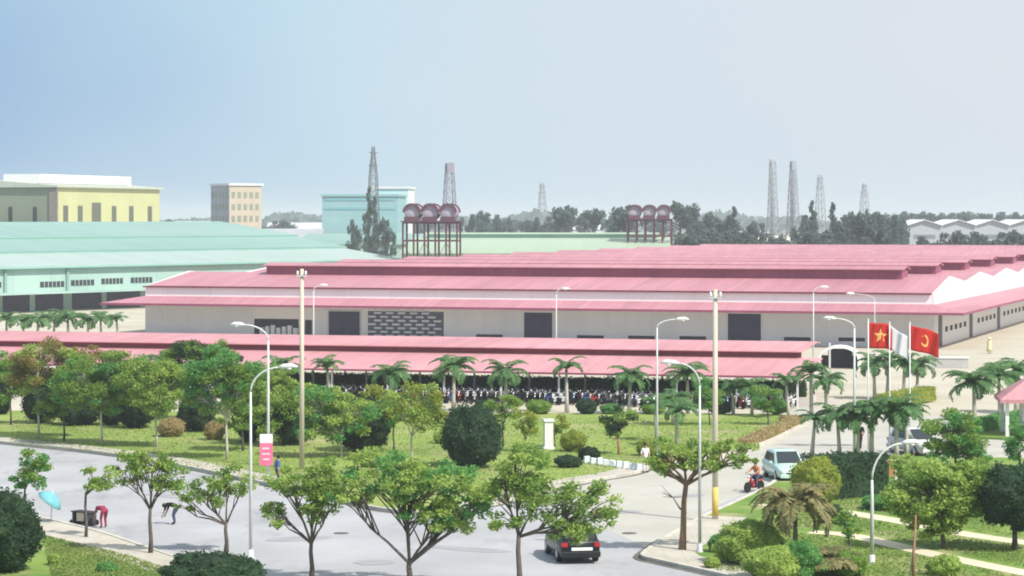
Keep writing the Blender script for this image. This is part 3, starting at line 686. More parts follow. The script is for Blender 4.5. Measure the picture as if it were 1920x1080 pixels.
# ---------------------------------------------------------------- people
POSES = {
 'walk': dict(pel=(0,0,0.92), chest=(0,0.03,1.28), neck=(0,0.04,1.44), head=(0,0.07,1.58), sl=(-0.19,0.02,1.38), el=(-0.25,-0.02,1.10), wl=(-0.24,0.14,0.88), sr=(0.19,0.02,1.38), er=(0.25,-0.06,1.10), wr=(0.24,-0.02,0.86),
     hl=(-0.09,0,0.88), kl=(-0.10,0.14,0.48), al=(-0.10,0.16,0.08), tl=(-0.10,0.33,0.04), hr=(0.09,0,0.88), kr=(0.10,0.02,0.47), ar=(0.10,-0.22,0.10), tr=(0.10,-0.06,0.03)),
 'stand': dict(pel=(0,0,0.92), chest=(0,0.0,1.28), neck=(0,0.01,1.44), head=(0,0.04,1.58), sl=(-0.19,0,1.38), el=(-0.25,-0.03,1.10), wl=(-0.22,0.08,0.86), sr=(0.19,0,1.38), er=(0.26,-0.03,1.10), wr=(0.20,0.16,0.98),
     hl=(-0.09,0,0.88), kl=(-0.10,0.02,0.48), al=(-0.10,0,0.08), tl=(-0.12,0.17,0.04), hr=(0.09,0,0.88), kr=(0.11,0.02,0.47), ar=(0.12,-0.01,0.08), tr=(0.15,0.15,0.04)),
 'bend': dict(pel=(0,-0.12,0.86), chest=(0,0.24,1.0), neck=(0,0.38,0.98), head=(0,0.50,0.93), sl=(-0.18,0.34,0.98), el=(-0.22,0.42,0.70), wl=(-0.20,0.52,0.46), sr=(0.18,0.34,0.98), er=(0.22,0.44,0.70), wr=(0.14,0.52,0.46),
     hl=(-0.10,-0.12,0.82), kl=(-0.13,0.02,0.46), al=(-0.13,-0.08,0.08), tl=(-0.14,0.10,0.04), hr=(0.10,-0.12,0.82), kr=(0.14,0.10,0.46), ar=(0.14,0.02,0.08), tr=(0.16,0.19,0.04)),
 'ride': dict(pel=(0,-0.28,0.86), chest=(0,-0.16,1.22), neck=(0,-0.10,1.37), head=(0,-0.06,1.51), sl=(-0.19,-0.13,1.31), el=(-0.29,0.08,1.12), wl=(-0.30,0.33,1.06), sr=(0.19,-0.13,1.31), er=(0.29,0.08,1.12), wr=(0.30,0.33,1.06),
     hl=(-0.11,-0.26,0.83), kl=(-0.20,0.14,0.72), al=(-0.20,0.08,0.30), tl=(-0.20,0.26,0.26), hr=(0.11,-0.26,0.83), kr=(0.20,0.14,0.72), ar=(0.20,0.08,0.30), tr=(0.20,0.26,0.26)),
}
def person(loc, rz, pose, shirt, trousers, label, hair=HAIR, hat=None, scale=1.0, coat=False, group=None):
    J = {k: Vector(v) for k, v in POSES[pose].items()}
    RAD = dict(pel=(0.135,0.10), chest=(0.15,0.10), neck=(0.055,0.055), head=(0.085,0.10), s=(0.062,0.062), e=(0.045,0.045), w=(0.028,0.024), h=(0.09,0.09), k=(0.058,0.058), a=(0.04,0.04), t=(0.035,0.03))
    verts = []; rad = []; edges = []; idx = {}
    def add(n, p, r): idx[n] = len(verts); verts.append(tuple(p)); rad.append(r); return idx[n]
    for n, p in J.items(): add(n, p, RAD[n] if n in RAD else RAD[n[0]])
    hd = J['head']; top = hd + (hd-J['neck']).normalized()*0.10; add('crown', top, (0.075, 0.085)); edges.append((idx['head'], idx['crown']))
    add('nose', hd+Vector((0, 0.105, 0.0)) , (0.014, 0.014)); edges.append((idx['head'], idx['nose']))
    bones = [('pel','chest',0), ('chest','neck',0), ('neck','head',2), ('chest','sl',0), ('sl','el',0), ('el','wl',2), ('chest','sr',0), ('sr','er',0), ('er','wr',2), ('pel','hl',1), ('hl','kl',1), ('kl','al',1), ('al','tl',3), ('pel','hr',1), ('hr','kr',1), ('kr','ar',1), ('ar','tr',3)]
    segs = [(J['head'], top, 2)]
    for a, b, m_ in bones:
        edges.append((idx[a], idx[b])); mm = m_
        if coat and a in ('hl', 'hr', 'el', 'er', 'pel'): mm = 0
        segs.append((J[a], J[b], mm))
    for sgn, e_, w_ in ((-1, 'el', 'wl'), (1, 'er', 'wr')):
        d = (J[w_]-J[e_]).normalized(); sd_ = d.cross(Vector((1, 0, 0.2))).normalized()
        palm_ = J[w_]+d*0.06; pi = add('palm'+w_, palm_, (0.035, 0.02)); edges.append((idx[w_], pi)); segs.append((J[w_], palm_+d*0.12, 2))
        for f in range(4):
            o_ = sd_*(-0.03+0.02*f); a_ = palm_+d*0.035+o_; b_ = a_+d*(0.035+0.004*(f in (1, 2)))+Vector((-sgn*0.006,0,0)); c_ = b_+d*0.025+Vector((-sgn*0.016, 0, 0))
            i1 = add('f%d%s1' % (f, w_), a_, (0.010,0.010)); i2 = add('f%d%s2' % (f, w_), b_, (0.009,0.009)); i3 = add('f%d%s3' % (f, w_), c_, (0.008,0.008))
            edges += [(pi, i1), (i1, i2), (i2, i3)]
        a_ = palm_-sd_*0.045+d*0.005; b_ = a_+d*0.03-sd_*0.015
        i1 = add('th'+w_, a_, (0.011, 0.011)); i2 = add('th2'+w_, b_, (0.009, 0.009)); edges += [(pi, i1), (i1, i2)]
    me = bpy.data.meshes.new('body'); me.from_pydata(verts, edges, [])
    tmp = bpy.data.objects.new('tmp_body', me); COL.objects.link(tmp)
    md = tmp.modifiers.new('skin', 'SKIN'); md.use_smooth_shade = True
    sk = me.skin_vertices[0].data
    for i, r in enumerate(rad): sk[i].radius = (r[0]*1.22, r[1]*1.22) if r[0] > 0.03 and i != idx['head'] and i != idx['crown'] else r
    sk[0].use_root = True
    sb = tmp.modifiers.new('sub', 'SUBSURF'); sb.levels = 1; sb.render_levels = 1
    dg = bpy.context.evaluated_depsgraph_get(); m2 = bpy.data.meshes.new_from_object(tmp.evaluated_get(dg))
    bpy.data.objects.remove(tmp); 
    for m_ in (shirt, trousers, SKIN, C_BLK): m2.materials.append(m_)
    def dist(p, a, b):
        ab = b-a; t = max(0, min(1, (p-a).dot(ab)/max(ab.length_squared, 1e-9))); return (p-(a+ab*t)).length
    for f in m2.polygons:
        c = f.center; f.material_index = min(segs, key=lambda s_: dist(c, s_[0], s_[1]))[2]; f.use_smooth = True
    root = empty('person', loc, rz, label, 'person', group); root.scale = (scale,)*3
    b = bpy.data.objects.new('body', m2); COL.objects.link(b); b.parent = root
    up = (J['head']-J['neck']).normalized(); c = hd+up*0.05+Vector((0,-0.02,0.0))
    q = up.to_track_quat('Z', 'Y').to_matrix().to_4x4(); M = Matrix.Translation(c) @ q
    mb = MB(); mb.lathe([(0.10, -0.05), (0.108, 0.0), (0.102, 0.05), (0.075, 0.09), (0.03, 0.11)], 14, M=M); mb.build('hair', hair, root)
    if hat:
        mb = MB(); mb.lathe([(0.24, 0.03), (0.235, 0.045), (0.12, 0.10), (0.015, 0.19)], 16, M=M); mb.build('hat', hat, root)
    mb = MB()
    for sx in (-0.032, 0.032):
        mb.lathe([(0.004,-0.010), (0.012, 0), (0.004, 0.010)], 6, M=Matrix.Translation(hd+Vector((sx, 0.088, 0.012))))
    mb.build('eyes', HAIR, root)
    if coat:
        mb = MB(); mb.lathe([(0.34, 0.25), (0.30, 0.6), (0.22, 0.95), (0.21, 1.25), (0.15, 1.42), (0.08, 1.47)], 16); mb.build('raincoat', shirt, root)
    return root
person(G(327, 983)+Vector((0,0,0)), R(75), 'bend', C_BLK, C_JEAN, 'person in dark clothes bending forward alone on the open grey road')
person(G(194, 990), R(35), 'bend', C_MAR, C_MAR, 'person in maroon clothes leaning beside the small vendor cart')
person(G(520, 912), R(-60), 'walk', C_BLUE, C_JEAN, 'person in a blue shirt walking on the pavement by the pink banner')
person(G(1210, 886), R(-160), 'stand', C_WHT, C_WHT, 'person in white clothes standing at the end of the pale stone border')
person(G(1613, 842), R(150), 'walk', C_BLK, C_BLK, 'person in black walking in the yard below the flags')
person(G(1855, 663), R(180), 'stand', C_YEL, C_YEL, 'person in a long pale yellow raincoat near the right wall of the factory', coat=True, hat=C_YEL)
bk = motorbike(G(1415, 922), R(140), BP[0], 'red motorbike ridden along the side road near the pale green car')
bm_loc = bk.location
person(bm_loc, R(140), 'ride', C_ORG, C_JEAN, 'person in an orange red shirt riding the red motorbike')
# scooter behind person in white
# vendor cart, parasol
loc = G(158, 984); ct = empty('vendor_cart', loc, R(-38), 'low dark vendor cart with a beige box on the near kerb of the road', 'cart')
mb = MB(); mb.box(-0.62, 0.62, -0.32, 0.32, 0.62, 0.67); mb.build('tray', DARK, ct)
mb = MB(); mb.box(-0.28, 0.22, -0.25, 0.25, 0.20, 0.618); mb.build('box', mat('cart_beige', (0.62,0.52,0.40), rough=0.8), ct)
for x_ in (-0.55, 0.42):
    mb = MB(); mb.box(x_, x_+0.14, -0.28, 0.28, 0.0, 0.618); mb.build('side_cabinet', DARK, ct)
for x_ in (-0.5, 0.5):
    for y_ in (-0.36, 0.36):
        mb = MB(); mb.lathe([(0.03,-0.03),(0.13,-0.03),(0.13,0.03),(0.03,0.03)], 12, M=Matrix.Translation((x_, y_, 0.13)) @ Matrix.Rotation(R(90), 4, 'X')); mb.build('wheel', RUBBER, ct)
loc = G(95, 984); ps = empty('parasol', loc, 0, 'half-open cyan parasol on a thin pole at the edge of the road', 'parasol')
mb = MB(); mb.tube([(0,0,0), (0.1,0,1.75)], 0.025, 6); mb.build('pole', GREYP, ps)
Mt = Matrix.Translation((0.1, 0, 1.35)) @ Matrix.Rotation(R(38), 4, 'Y')
mb = MB(); mb.lathe([(0.66, -0.30), (0.68, -0.26), (0.55, -0.06), (0.34, 0.10), (0.04, 0.20)], 8, M=Mt)
mb.tube([(0.1, 0, 1.2), (0.22, 0, 1.6)], 0.02, 6); mb.build('canopy', C_CYAN, ps)

# ---------------------------------------------------------------- lamps, poles, flags
LAMPG = mat('lamp_paint', (0.58,0.60,0.58), (0.66,0.67,0.65), rough=0.5, scale=2)
def lamp(px, py, H, arm, label, rz=0.0, col=None, arc=1.0, r=0.062):
    loc = G(px, py); root = empty('street_lamp', loc, rz, label, 'street lamp', 'street lamps around the factory'); c = col or LAMPG; sg = 1 if arm > 0 else -1; a = abs(arm)
    mb = MB(); mb.lathe([(0.2, 0), (0.2, 0.12), (0.13, 0.2), (0.12, 0.5)], 10); mb.build('base', c, root)
    mb = MB(); mb.tube([(0,0,0.4), (0,0,H*0.55), (0,0,H-arc)], [r*1.25, r, r*0.72], 10); mb.build('pole', c, root)
    pts = []
    for k in range(9):
        t = k/8*math.pi/2; pts.append((sg*a*(1-math.cos(t)), 0, H-arc+arc*math.sin(t)*0.98))
    mb = MB(); mb.tube(pts, r*0.6, 8); mb.build('arm', c, root)
    mb = MB(); x0, x1 = sg*(a-0.1), sg*(a+0.75)
    mb.tube([(x0,0,H-0.02), (sg*(a+0.12),0,H+0.02), (sg*(a+0.5),0,H+0.05), (x1,0,H+0.0)], [0.04, 0.11, 0.10, 0.03], 10); hd = mb.build('lamp_head', WHITEP, root)
    mb = MB(); mb.lathe([(0.11, 0), (0.09, -0.06), (0.02, -0.09)], 10, M=Matrix.Translation((sg*(a+0.38), 0, H-0.06))); mb.build('lens', LIGHTW, hd)
    return root
lamp(470, 1052, 8.45, 1.3, 'tall white street lamp curving right, nearest lamp, on the near kerb of the road', arc=1.1)
lamp(503, 905, 8.9, -1.4, 'white street lamp with the pink banner hanging on its pole', arc=0.9, r=0.075)
lamp(1312, 1040, 8.5, -1.0, 'grey green street lamp beside the forked tree on the corner pavement', col=GREYP, arc=1.0)
lamp(1232, 866, 8.7, 1.2, 'white street lamp on the lawn left of the tall concrete pole, arm to the right', arc=0.5)
lamp(1602, 862, 8.7, -1.2, 'white street lamp left of the flags, arm to the left', arc=0.6, r=0.075)
lamp(1635, 1062, 5.3, 1.35, 'short white garden lamp bent to the right on the garden lawn', arc=1.6, r=0.075)
lamp(1525, 728, 8.8, 0.6, 'thin white street lamp at the right end of the shelter', arc=0.5)
lamp(1043, 715, 8.4, 0.5, 'thin white street lamp behind the middle of the shelter', arc=0.5)
lamp(588, 705, 8.5, 0.6, 'thin white street lamp behind the left of the shelter next to the concrete pole', arc=0.5)
lamp(1640, 700, 7.6, -2.0, 'faint white street lamp in front of the factory wall above the flags', arc=0.6, r=0.045)
bn = empty('hanging_banner', G(500, 905)+Vector((0, -0.16, 1.0)), 0, 'pink banner with a white top mounted on the lamp pole', 'banner')
mb = MB(); mb.box(-0.36, 0.36, -0.09, -0.04, 0, 1.25); mb.build('panel', PINKSIGN, bn)
mb = MB(); mb.box(-0.36, 0.36, -0.10, -0.03, 1.253, 1.75); mb.build('white_header', WHITEP, bn)
mb = MB()
for (x0_, x1_, z0_, z1_) in ((-0.2,0.16,0.9,1.0), (-0.24,0.2,0.6,0.68), (-0.16,0.18,0.3,0.38)): mb.box(x0_, x1_, -0.096, -0.093, z0_, z1_)
mb.build('marking', C_WHT, bn)
def cpole(px, py, H, label, yellow=False):
    loc = G(px, py); root = empty('utility_pole', loc, 0, label, 'utility pole', None)
    mb = MB(); mb.tube([(0,0,-0.1), (0,0,H)], [0.155, 0.11], 12); mb.build('pole', CONC, root)
    mb = MB(); mb.box(-0.3, 0.3, -0.20, -0.12, H-0.45, H-0.37); mb.build('crossarm', GREYP, root)
    for x_ in (-0.24, 0.24):
        mb = MB(); mb.lathe([(0.05,0),(0.08,0.06),(0.05,0.12),(0.07,0.18),(0.02,0.24)], 8, M=Matrix.Translation((x_, -0.16, H-0.35))); mb.build('insulator', WHITEP, root)
    if yellow:
        mb = MB(); mb.tube([(0,0,0.3), (0,0,1.7)], [0.159, 0.153], 12); mb.build('painted_band', YPAINT, root)
    return root
cpole(566, 884, 11.9, 'tall tan concrete pole rising left of centre in front of the factory doors')
cpole(1341, 978, 11.4, 'tall tan concrete pole with a yellow painted foot beside the side road', True)
def flag(px, py, H, wpx, hpx, cloth_m, label, emblem=None, sag=0.0, seed=1):
    loc = G(px, py); root = empty('flagpole', loc, 0, 'thin white flagpole carrying the '+label.split(',')[0], 'flagpole', None)
    mb = MB(); mb.tube([(0,0,0), (0,0,H)], [0.055, 0.035], 8); mb.build('pole', WHITEP, root)
    mb = MB(); mb.lathe([(0.01,-0.07),(0.06,0),(0.01,0.07)], 8, M=Matrix.Translation((0,0,H+0.05))); mb.build('finial', WHITEP, root)
    s = MPP(py); W_, H_ = wpx*s, hpx*s; nx, nz = 22, 12
    rng = random.Random(seed); ph = rng.random()*6
    def pt(u, v, off=0.0):
        x_ = 0.05+u*W_; y_ = 0.16*math.sin(u*8+ph+v*1.5)*u**0.5 + 0.05*math.sin(u*17+v*3) + off
        return (x_, y_, H-0.12-v*H_-sag*u*H_-0.08*math.sin(u*6+ph)*u)
    vs = []; fs = []
    for off in (0, 0.012):
        vs += [pt(i/nx, j/nz, off) for j in range(nz+1) for i in range(nx+1)]
    q = (nx+1)*(nz+1)
    for j in range(nz):
        for i in range(nx):
            a = j*(nx+1)+i; fs += [(a, a+1, a+nx+2, a+nx+1), (q+a, q+a+nx+1, q+a+nx+2, q+a+1)]
    for i in range(nx):
        for b0 in (i, nz*(nx+1)+i): fs.append((b0, b0+1, q+b0+1, q+b0))
    for j in range(nz):
        for b0 in (j*(nx+1), j*(nx+1)+nx): fs.append((b0, b0+nx+1, q+b0+nx+1, q+b0))
    mb = MB(); mb.add(vs, fs, 0, True); fo = mb.build('flag', cloth_m, None); 
    fo.location = loc; tag(fo, label, 'flag')
    if emblem == 'star':
        for off in (-0.012, 0.024):
            P = []
            for k in range(10):
                rr = (0.30 if k % 2 == 0 else 0.12)*H_; t = math.pi/2+k*math.pi/5; P.append(((0.5*W_+rr*math.cos(t))/W_, 0.5-rr*math.sin(t)/H_))
            c0 = pt(0.5, 0.5, off); mb = MB(); mb.add([c0]+[pt(u, v, off) for u, v in P], [(0, k+1, (k+1) % 10+1) for k in range(10)]); mb.build('star_emblem', FLAGYEL, fo)
    if emblem == 'mark':
        for off in (-0.012, 0.024):
            mb = MB(); n = 12
            A = [(0.5+0.17*H_/W_*math.cos(t), 0.5-0.25*math.sin(t)) for t in [R(-150)+R(240)*k/n for k in range(n+1)]]
            B = [(0.5+0.11*H_/W_*math.cos(t), 0.5-0.17*math.sin(t)) for t in [R(-150)+R(240)*k/n for k in range(n+1)]]
            mb.add([pt(u, v, off) for u, v in A+B], [(k, k+1, n+k+2, n+k+1) for k in range(n)])
            mb.add([pt(0.40, 0.34, off), pt(0.44, 0.30, off), pt(0.63, 0.70, off), pt(0.59, 0.74, off)], [(0,1,2,3)])
            mb.build('emblem', FLAGYEL, fo)
    return root
flag(1628, 846, 8.35, 43, 47, FLAGRED, 'red flag with a large yellow star, left of the white flag', 'star', 0.12, 1)
flag(1668, 846, 8.15, 34, 44, FLAGWHT, 'plain white flag hanging between two red flags', None, 0.55, 2)
flag(1706, 846, 8.15, 52, 46, FLAGRED, 'red flag with a small yellow emblem, rightmost of the three flags', 'mark', 0.30, 3)

# ---------------------------------------------------------------- works beyond the pink factory
# mint factory: long window wall facing the camera's right, roof rising to a high ridge on the left
P0 = Vector((-86, 386, 0)); P1 = Vector((-21.7, 476, 0)); ax = (P1-P0).normalized(); MA = math.atan2(ax.y, ax.x)
mint = empty('mint_factory', P1, MA, 'pale mint green factory with a very wide stepped roof and dark window strips', 'factory')
ML = 190.0
mb = MB(); mb.prism([(0, 0), (0, 6.9), (44, 13.5), (88, 6.9), (88, 0)], -ML, 0, 'x'); mb.build('wall', MINTW, mint)
lv = [(-0.8, 7.05, 12, 8.85), (12, 9.25, 24, 11.0), (24, 11.35, 44, 13.95)]
for i, (ya, za, yb, zb) in enumerate(lv):
    mb = MB(); mb.prism([(ya, za), (yb+0.5*(i < 2), zb+0.07*(i < 2)), (yb+0.5*(i < 2), zb-0.05), (ya, za-0.12)], -ML-0.5, 0.6, 'x'); mb.build('roof', (MINTP, MINT, MINT)[i], mint)
    if i: mb = MB(); mb.box(-ML-0.4, 0.5, ya+0.05, ya+0.15, za-0.38, za-0.02); mb.build('roof_step', MINTD, mint)
mb = MB(); mb.prism([(44.01, 13.95), (88.8, 7.05), (88.8, 6.93), (44.01, 13.8)], -ML-0.5, 0.6, 'x'); mb.build('roof', MINT, mint)
mb = MB(); mb.box(-ML-0.5, 0.6, -0.95, -0.82, 6.78, 7.06); mb.build('gutter', MINTD, mint)
def mint_x(px):
    k = (px-960)/4800.0; d = ax
    return (k*P1.y-P1.x)/(d.x-k*d.y)
def mint_z(px, py):
    Z = P1.y+ax.y*mint_x(px); return CAMH-(py-405)*Z/4800.0
for (a, b, y) in ((-70,2,535), (75,120,533), (133,176,530), (190,230,527), (245,285,525)):
    x0, x1 = mint_x(a), mint_x(b); z = mint_z((a+b)/2, y); mb = MB(); mb.box(x0, x1, -0.06, -0.005, z-0.45, z+0.45); o = mb.build('window', DARK, mint)
    mb = MB(); n = 6
    for k in range(1, n): xx = x0+(x1-x0)*k/n; mb.box(xx-0.06, xx+0.06, -0.10, -0.062, z-0.45, z+0.45)
    mb.build('frame', MINTW, o)
mb = MB(); mb.box(mint_x(-100), mint_x(300), -5.0, -0.01, 2.9, 3.1); mb.build('canopy', MINTW, mint)
for a, b in ((-60, -10), (5, 55), (66, 118), (135, 190), (200, 262)):
    mb = MB(); mb.box(mint_x(a), mint_x(b), -0.08, -0.006, 0.1, 2.85); mb.build('loading_bay', NAVY, mint)
for a in (125, 8):
    mb = MB(); mb.box(mint_x(a)-0.25, mint_x(a)+0.25, -0.35, -0.01, 3.105, 6.75); mb.build('downpipe', MINT, mint)
# pale green sheds behind the water towers
def simple_shed(name, loc, rz, L, W, he, hr, mroof, mwall, label, steps=0, cat='warehouse'):
    root = empty(name, loc, rz, label, cat)
    mb = MB(); mb.prism([(0, 0), (0, he-0.15), (W/2, hr-0.15), (W, he-0.15), (W, 0)], -L/2, L/2, 'x'); mb.build('wall', mwall, root)
    for ya, za, yb, zb in ((-0.6, he-0.05, W/2, hr), (W/2, hr, W+0.6, he-0.05)):
        mb = MB(); mb.prism([(ya, za), (yb, zb), (yb, zb-0.13), (ya, za-0.13)], -L/2-0.5, L/2+0.5, 'x'); mb.build('roof', mroof, root)
    if steps:
        mb = MB(); mb.box(-L/2+3, L/2-3, W/2-2.2, W/2-2.1, hr-0.5, hr+0.7); mb.build('ridge_vent_side', MINTD, root)
        mb = MB(); mb.prism([(W/2-2.8, hr+0.72), (W/2, hr+1.0), (W/2+2.8, hr+0.72), (W/2+2.8, hr+0.6), (W/2-2.8, hr+0.6)], -L/2+2, L/2-2, 'x'); mb.build('ridge_vent_roof', mroof, root)
    return root
simple_shed('green_warehouse', (5, 555, 0), R(-3), 58, 70, 7.0, 10.2, LGREEN, LGREEN, 'pale yellow green warehouse roof behind the two water towers', 1)
simple_shed('green_warehouse', (-30, 640, 0), R(-4), 50, 60, 8.0, 10.4, MINT, MINTW, 'pale mint warehouse roof partly hidden left of the water towers', 0)
# yellow factory hall at far left
YB_ = empty('yellow_hall', (-99.75, 560, 0), 0, 'tall yellow factory hall with a grey green shaded end and a white rooftop ridge', 'factory')
YB_.rotation_euler = (0, 0, math.atan2(50, 15.5))
# local x runs back along the lit face, local y runs left
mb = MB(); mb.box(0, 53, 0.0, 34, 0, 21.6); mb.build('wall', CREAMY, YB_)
mb = MB(); mb.box(-0.15, -0.005, 0.0, 34, 0, 21.6); mb.build('end_wall', GREYG, YB_)  # shade on the end face is put into its grey green colour
mb = MB(); mb.prism([(-0.8, 21.7), (17, 23.0), (34.8, 21.7), (34.8, 21.3), (-0.8, 21.3)], -0.9, 53.8, 'x'); mb.build('roof', mat('roof_sage', (0.42,0.46,0.38), (0.5,0.54,0.45), rough=0.7), YB_)
mb = MB(); mb.box(4, 50, 6, 15, 22.3, 24.3); mb.build('roof_vent', WHITEP, YB_)
mb = MB(); mb.box(-0.5, -0.155, -0.6, -0.05, 0, 21.2); mb.box(-0.5, -0.155, 0.0, 1.4, 0, 21.2); mb.build('corner_pilaster', mat('wall_taupe', (0.22,0.19,0.17), (0.27,0.24,0.21)), YB_)
for k, xx in enumerate((4.5, 11.5, 19.5, 28.5, 37.5, 47.5)):
    z1 = 17.3 if k != 2 else 18.0; z0 = 12.0 if k != 2 else 13.2; wd = 1.1 if k != 2 else 2.2
    mb = MB(); mb.box(xx-wd, xx+wd, -0.1, -0.006, z0, z1); mb.build('window', mat('win_olive', (0.10,0.11,0.09), (0.15,0.16,0.12)), YB_)
for yy_ in (5, 11):
    mb = MB(); mb.box(-0.25, -0.155, yy_-0.45, yy_+0.45, 13, 17); mb.build('window', DARK, YB_)
mb = MB(); mb.box(-14, -4, 2, 16, 0, 13.6); mb.build('lean_to', MINTW, YB_)
# cream block and turquoise block on the horizon
def block(name, px0, px1, ptop, Z, rz, D, mwall, label, floors, cols, mside=None, cat='building', topm=None):
    s = Z/4800.0; cx = ((px0+px1)/2-960)*s; W = (px1-px0)*s*0.97; H = CAMH+(405-ptop)*s
    root = empty(name, (cx, Z, 0), rz, label, cat)
    mb = MB(); mb.box(-W/2, W/2, 0, D, 0, H); mb.build('wall', mwall, root)
    mb = MB(); mb.box(-W/2-0.6, W/2+0.6, -0.6, D+0.6, H+0.003, H+0.9); mb.build('parapet', topm or mwall, root)
    return root, W, H
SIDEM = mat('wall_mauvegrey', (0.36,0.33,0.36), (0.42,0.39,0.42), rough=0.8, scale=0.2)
cb, Wc, Hc = block('cream_block', 424, 497, 348, 1100, R(38), 15, CREAM, 'cream multi-storey block standing on the horizon right of the yellow hall', 5, 5, topm=WHITEP)
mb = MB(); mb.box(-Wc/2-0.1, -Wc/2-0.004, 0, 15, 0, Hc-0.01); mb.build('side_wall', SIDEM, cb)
for i in range(5):
    for j in range(4):
        mb = MB(); mb.box(-7+i*3.0, -5.4+i*3.0, -0.15, -0.01, 7.5+j*5.1, 10.0+j*5.1); mb.build('window', GREYG, cb)
        mb = MB(); mb.box(-Wc/2-0.2, -Wc/2-0.104, 1+i*2.9, 2.7+i*2.9, 7.5+j*5.1, 10.0+j*5.1); mb.build('window', GREYG, cb)
tb, Wt, Ht = block('turquoise_block', 601, 748, 368, 1000, R(-4), 30, TURQ, 'long turquoise factory block on the horizon behind the tall pylon', 3, 8)
tb2, W2, H2 = block('turquoise_block', 700, 766, 354, 1045, R(-4), 24, mat('wall_paleturq', (0.50,0.78,0.80), (0.56,0.82,0.84)), 'taller pale turquoise block with a white end behind the long turquoise one', 3, 4, topm=WHITEP)
mb = MB(); mb.box(W2/2+0.003, W2/2+0.12, 0, 24, 0, H2); mb.build('white_end_wall', WHITEP, tb2)
for z_ in (17.5, 21):
    mb = MB(); mb.box(-Wt/2+1, Wt/2-1, -0.2, -0.01, z_, z_+0.9); mb.build('window_band', mat('win_teal', (0.15,0.42,0.46), (0.2,0.46,0.5)), tb)
# white saw-tooth factory at the far right
for i in range(6):
    Zs = 960; s = Zs/4800.0; x0 = (1700-960)*s + i*13.5
    root = empty('white_warehouse', (x0+6.7, Zs+i*4, 0), R(-4), ('first', 'second', 'third', 'fourth', 'fifth', 'sixth')[i]+' from the left of the white gabled warehouse bays far right on the horizon', 'warehouse', 'row of white gabled warehouse bays on the horizon')
    mb = MB(); mb.prism([(-6.7, 0), (-6.7, 11.2), (0, 13.3), (6.7, 11.2), (6.7, 0)], 0, 60, 'y'); mb.build('wall', mat('far_grey_wall', (0.44,0.45,0.48), (0.5,0.51,0.54), rough=0.8), root)
    for sg in (-1, 1):
        mb = MB(); a, b = sorted((0, sg*6.72)); za, zb = (13.7, 11.6) if sg > 0 else (11.6, 13.7)
        mb.prism([(a+0.01*(sg>0), za), (b, zb), (b, zb-0.3), (a+0.01*(sg>0), za-0.3)], -1, 61, 'y'); mb.build('roof', WHITEP, root)
    mb = MB(); mb.box(-4, 4, -0.1, -0.01, 6.5, 8.0); mb.build('window_band', STEEL, root)
# low grey roofs in the middle distance
def far_roof(px, py, wpx, Z, h, m, label, D=25, rz=0):
    s = Z/4800.0; root = empty('distant_shed', ((px-960)*s, Z, 0), rz, label, 'shed'); W = wpx*s
    mb = MB(); mb.box(-W/2, W/2, 0, D, 0, h*0.7); mb.build('wall', GREYW, root)
    mb = MB(); mb.prism([(-0.5, h*0.7+0.003), (D/2, h), (D+0.5, h*0.7+0.003)], -W/2-0.5, W/2+0.5, 'x'); mb.build('roof', m, root)
GREYR = mat('roof_grey', (0.34,0.36,0.38), (0.42,0.44,0.46), rough=0.7, scale=0.1)
PALER = mat('roof_pale', (0.55,0.56,0.57), (0.63,0.64,0.65), rough=0.7, scale=0.1)
far_roof(520, 0, 160, 900, 10.5, GREYR, 'low grey shed beyond the mint roof below the cream block')
far_roof(380, 0, 110, 1250, 12.5, PALER, 'pale low shed left of the cream block on the skyline')
far_roof(560, 0, 120, 1150, 12.0, PALER, 'pale low shed below the turquoise block')
far_roof(900, 0, 60, 1100, 10.0, GREYR, 'small grey shed behind the first water tower')
far_roof(1120, 0, 90, 1300, 11.5, PALER, 'pale shed between the distant trees left of the second water tower')
far_roof(1390, 0, 110, 900, 9.5, PALER, 'white shed at the foot of the twin steel towers')
far_roof(1470, 0, 120, 700, 9.5, mat('roof_cream', (0.6,0.57,0.45), (0.68,0.65,0.54), rough=0.8), 'cream shed amid the trees below the twin steel towers')
far_roof(1330, 0, 180, 640, 7.5, mat('roof_dullpink', (0.45,0.36,0.36), (0.52,0.42,0.42), rough=0.8), 'dull pinkish shed roof behind the second water tower')
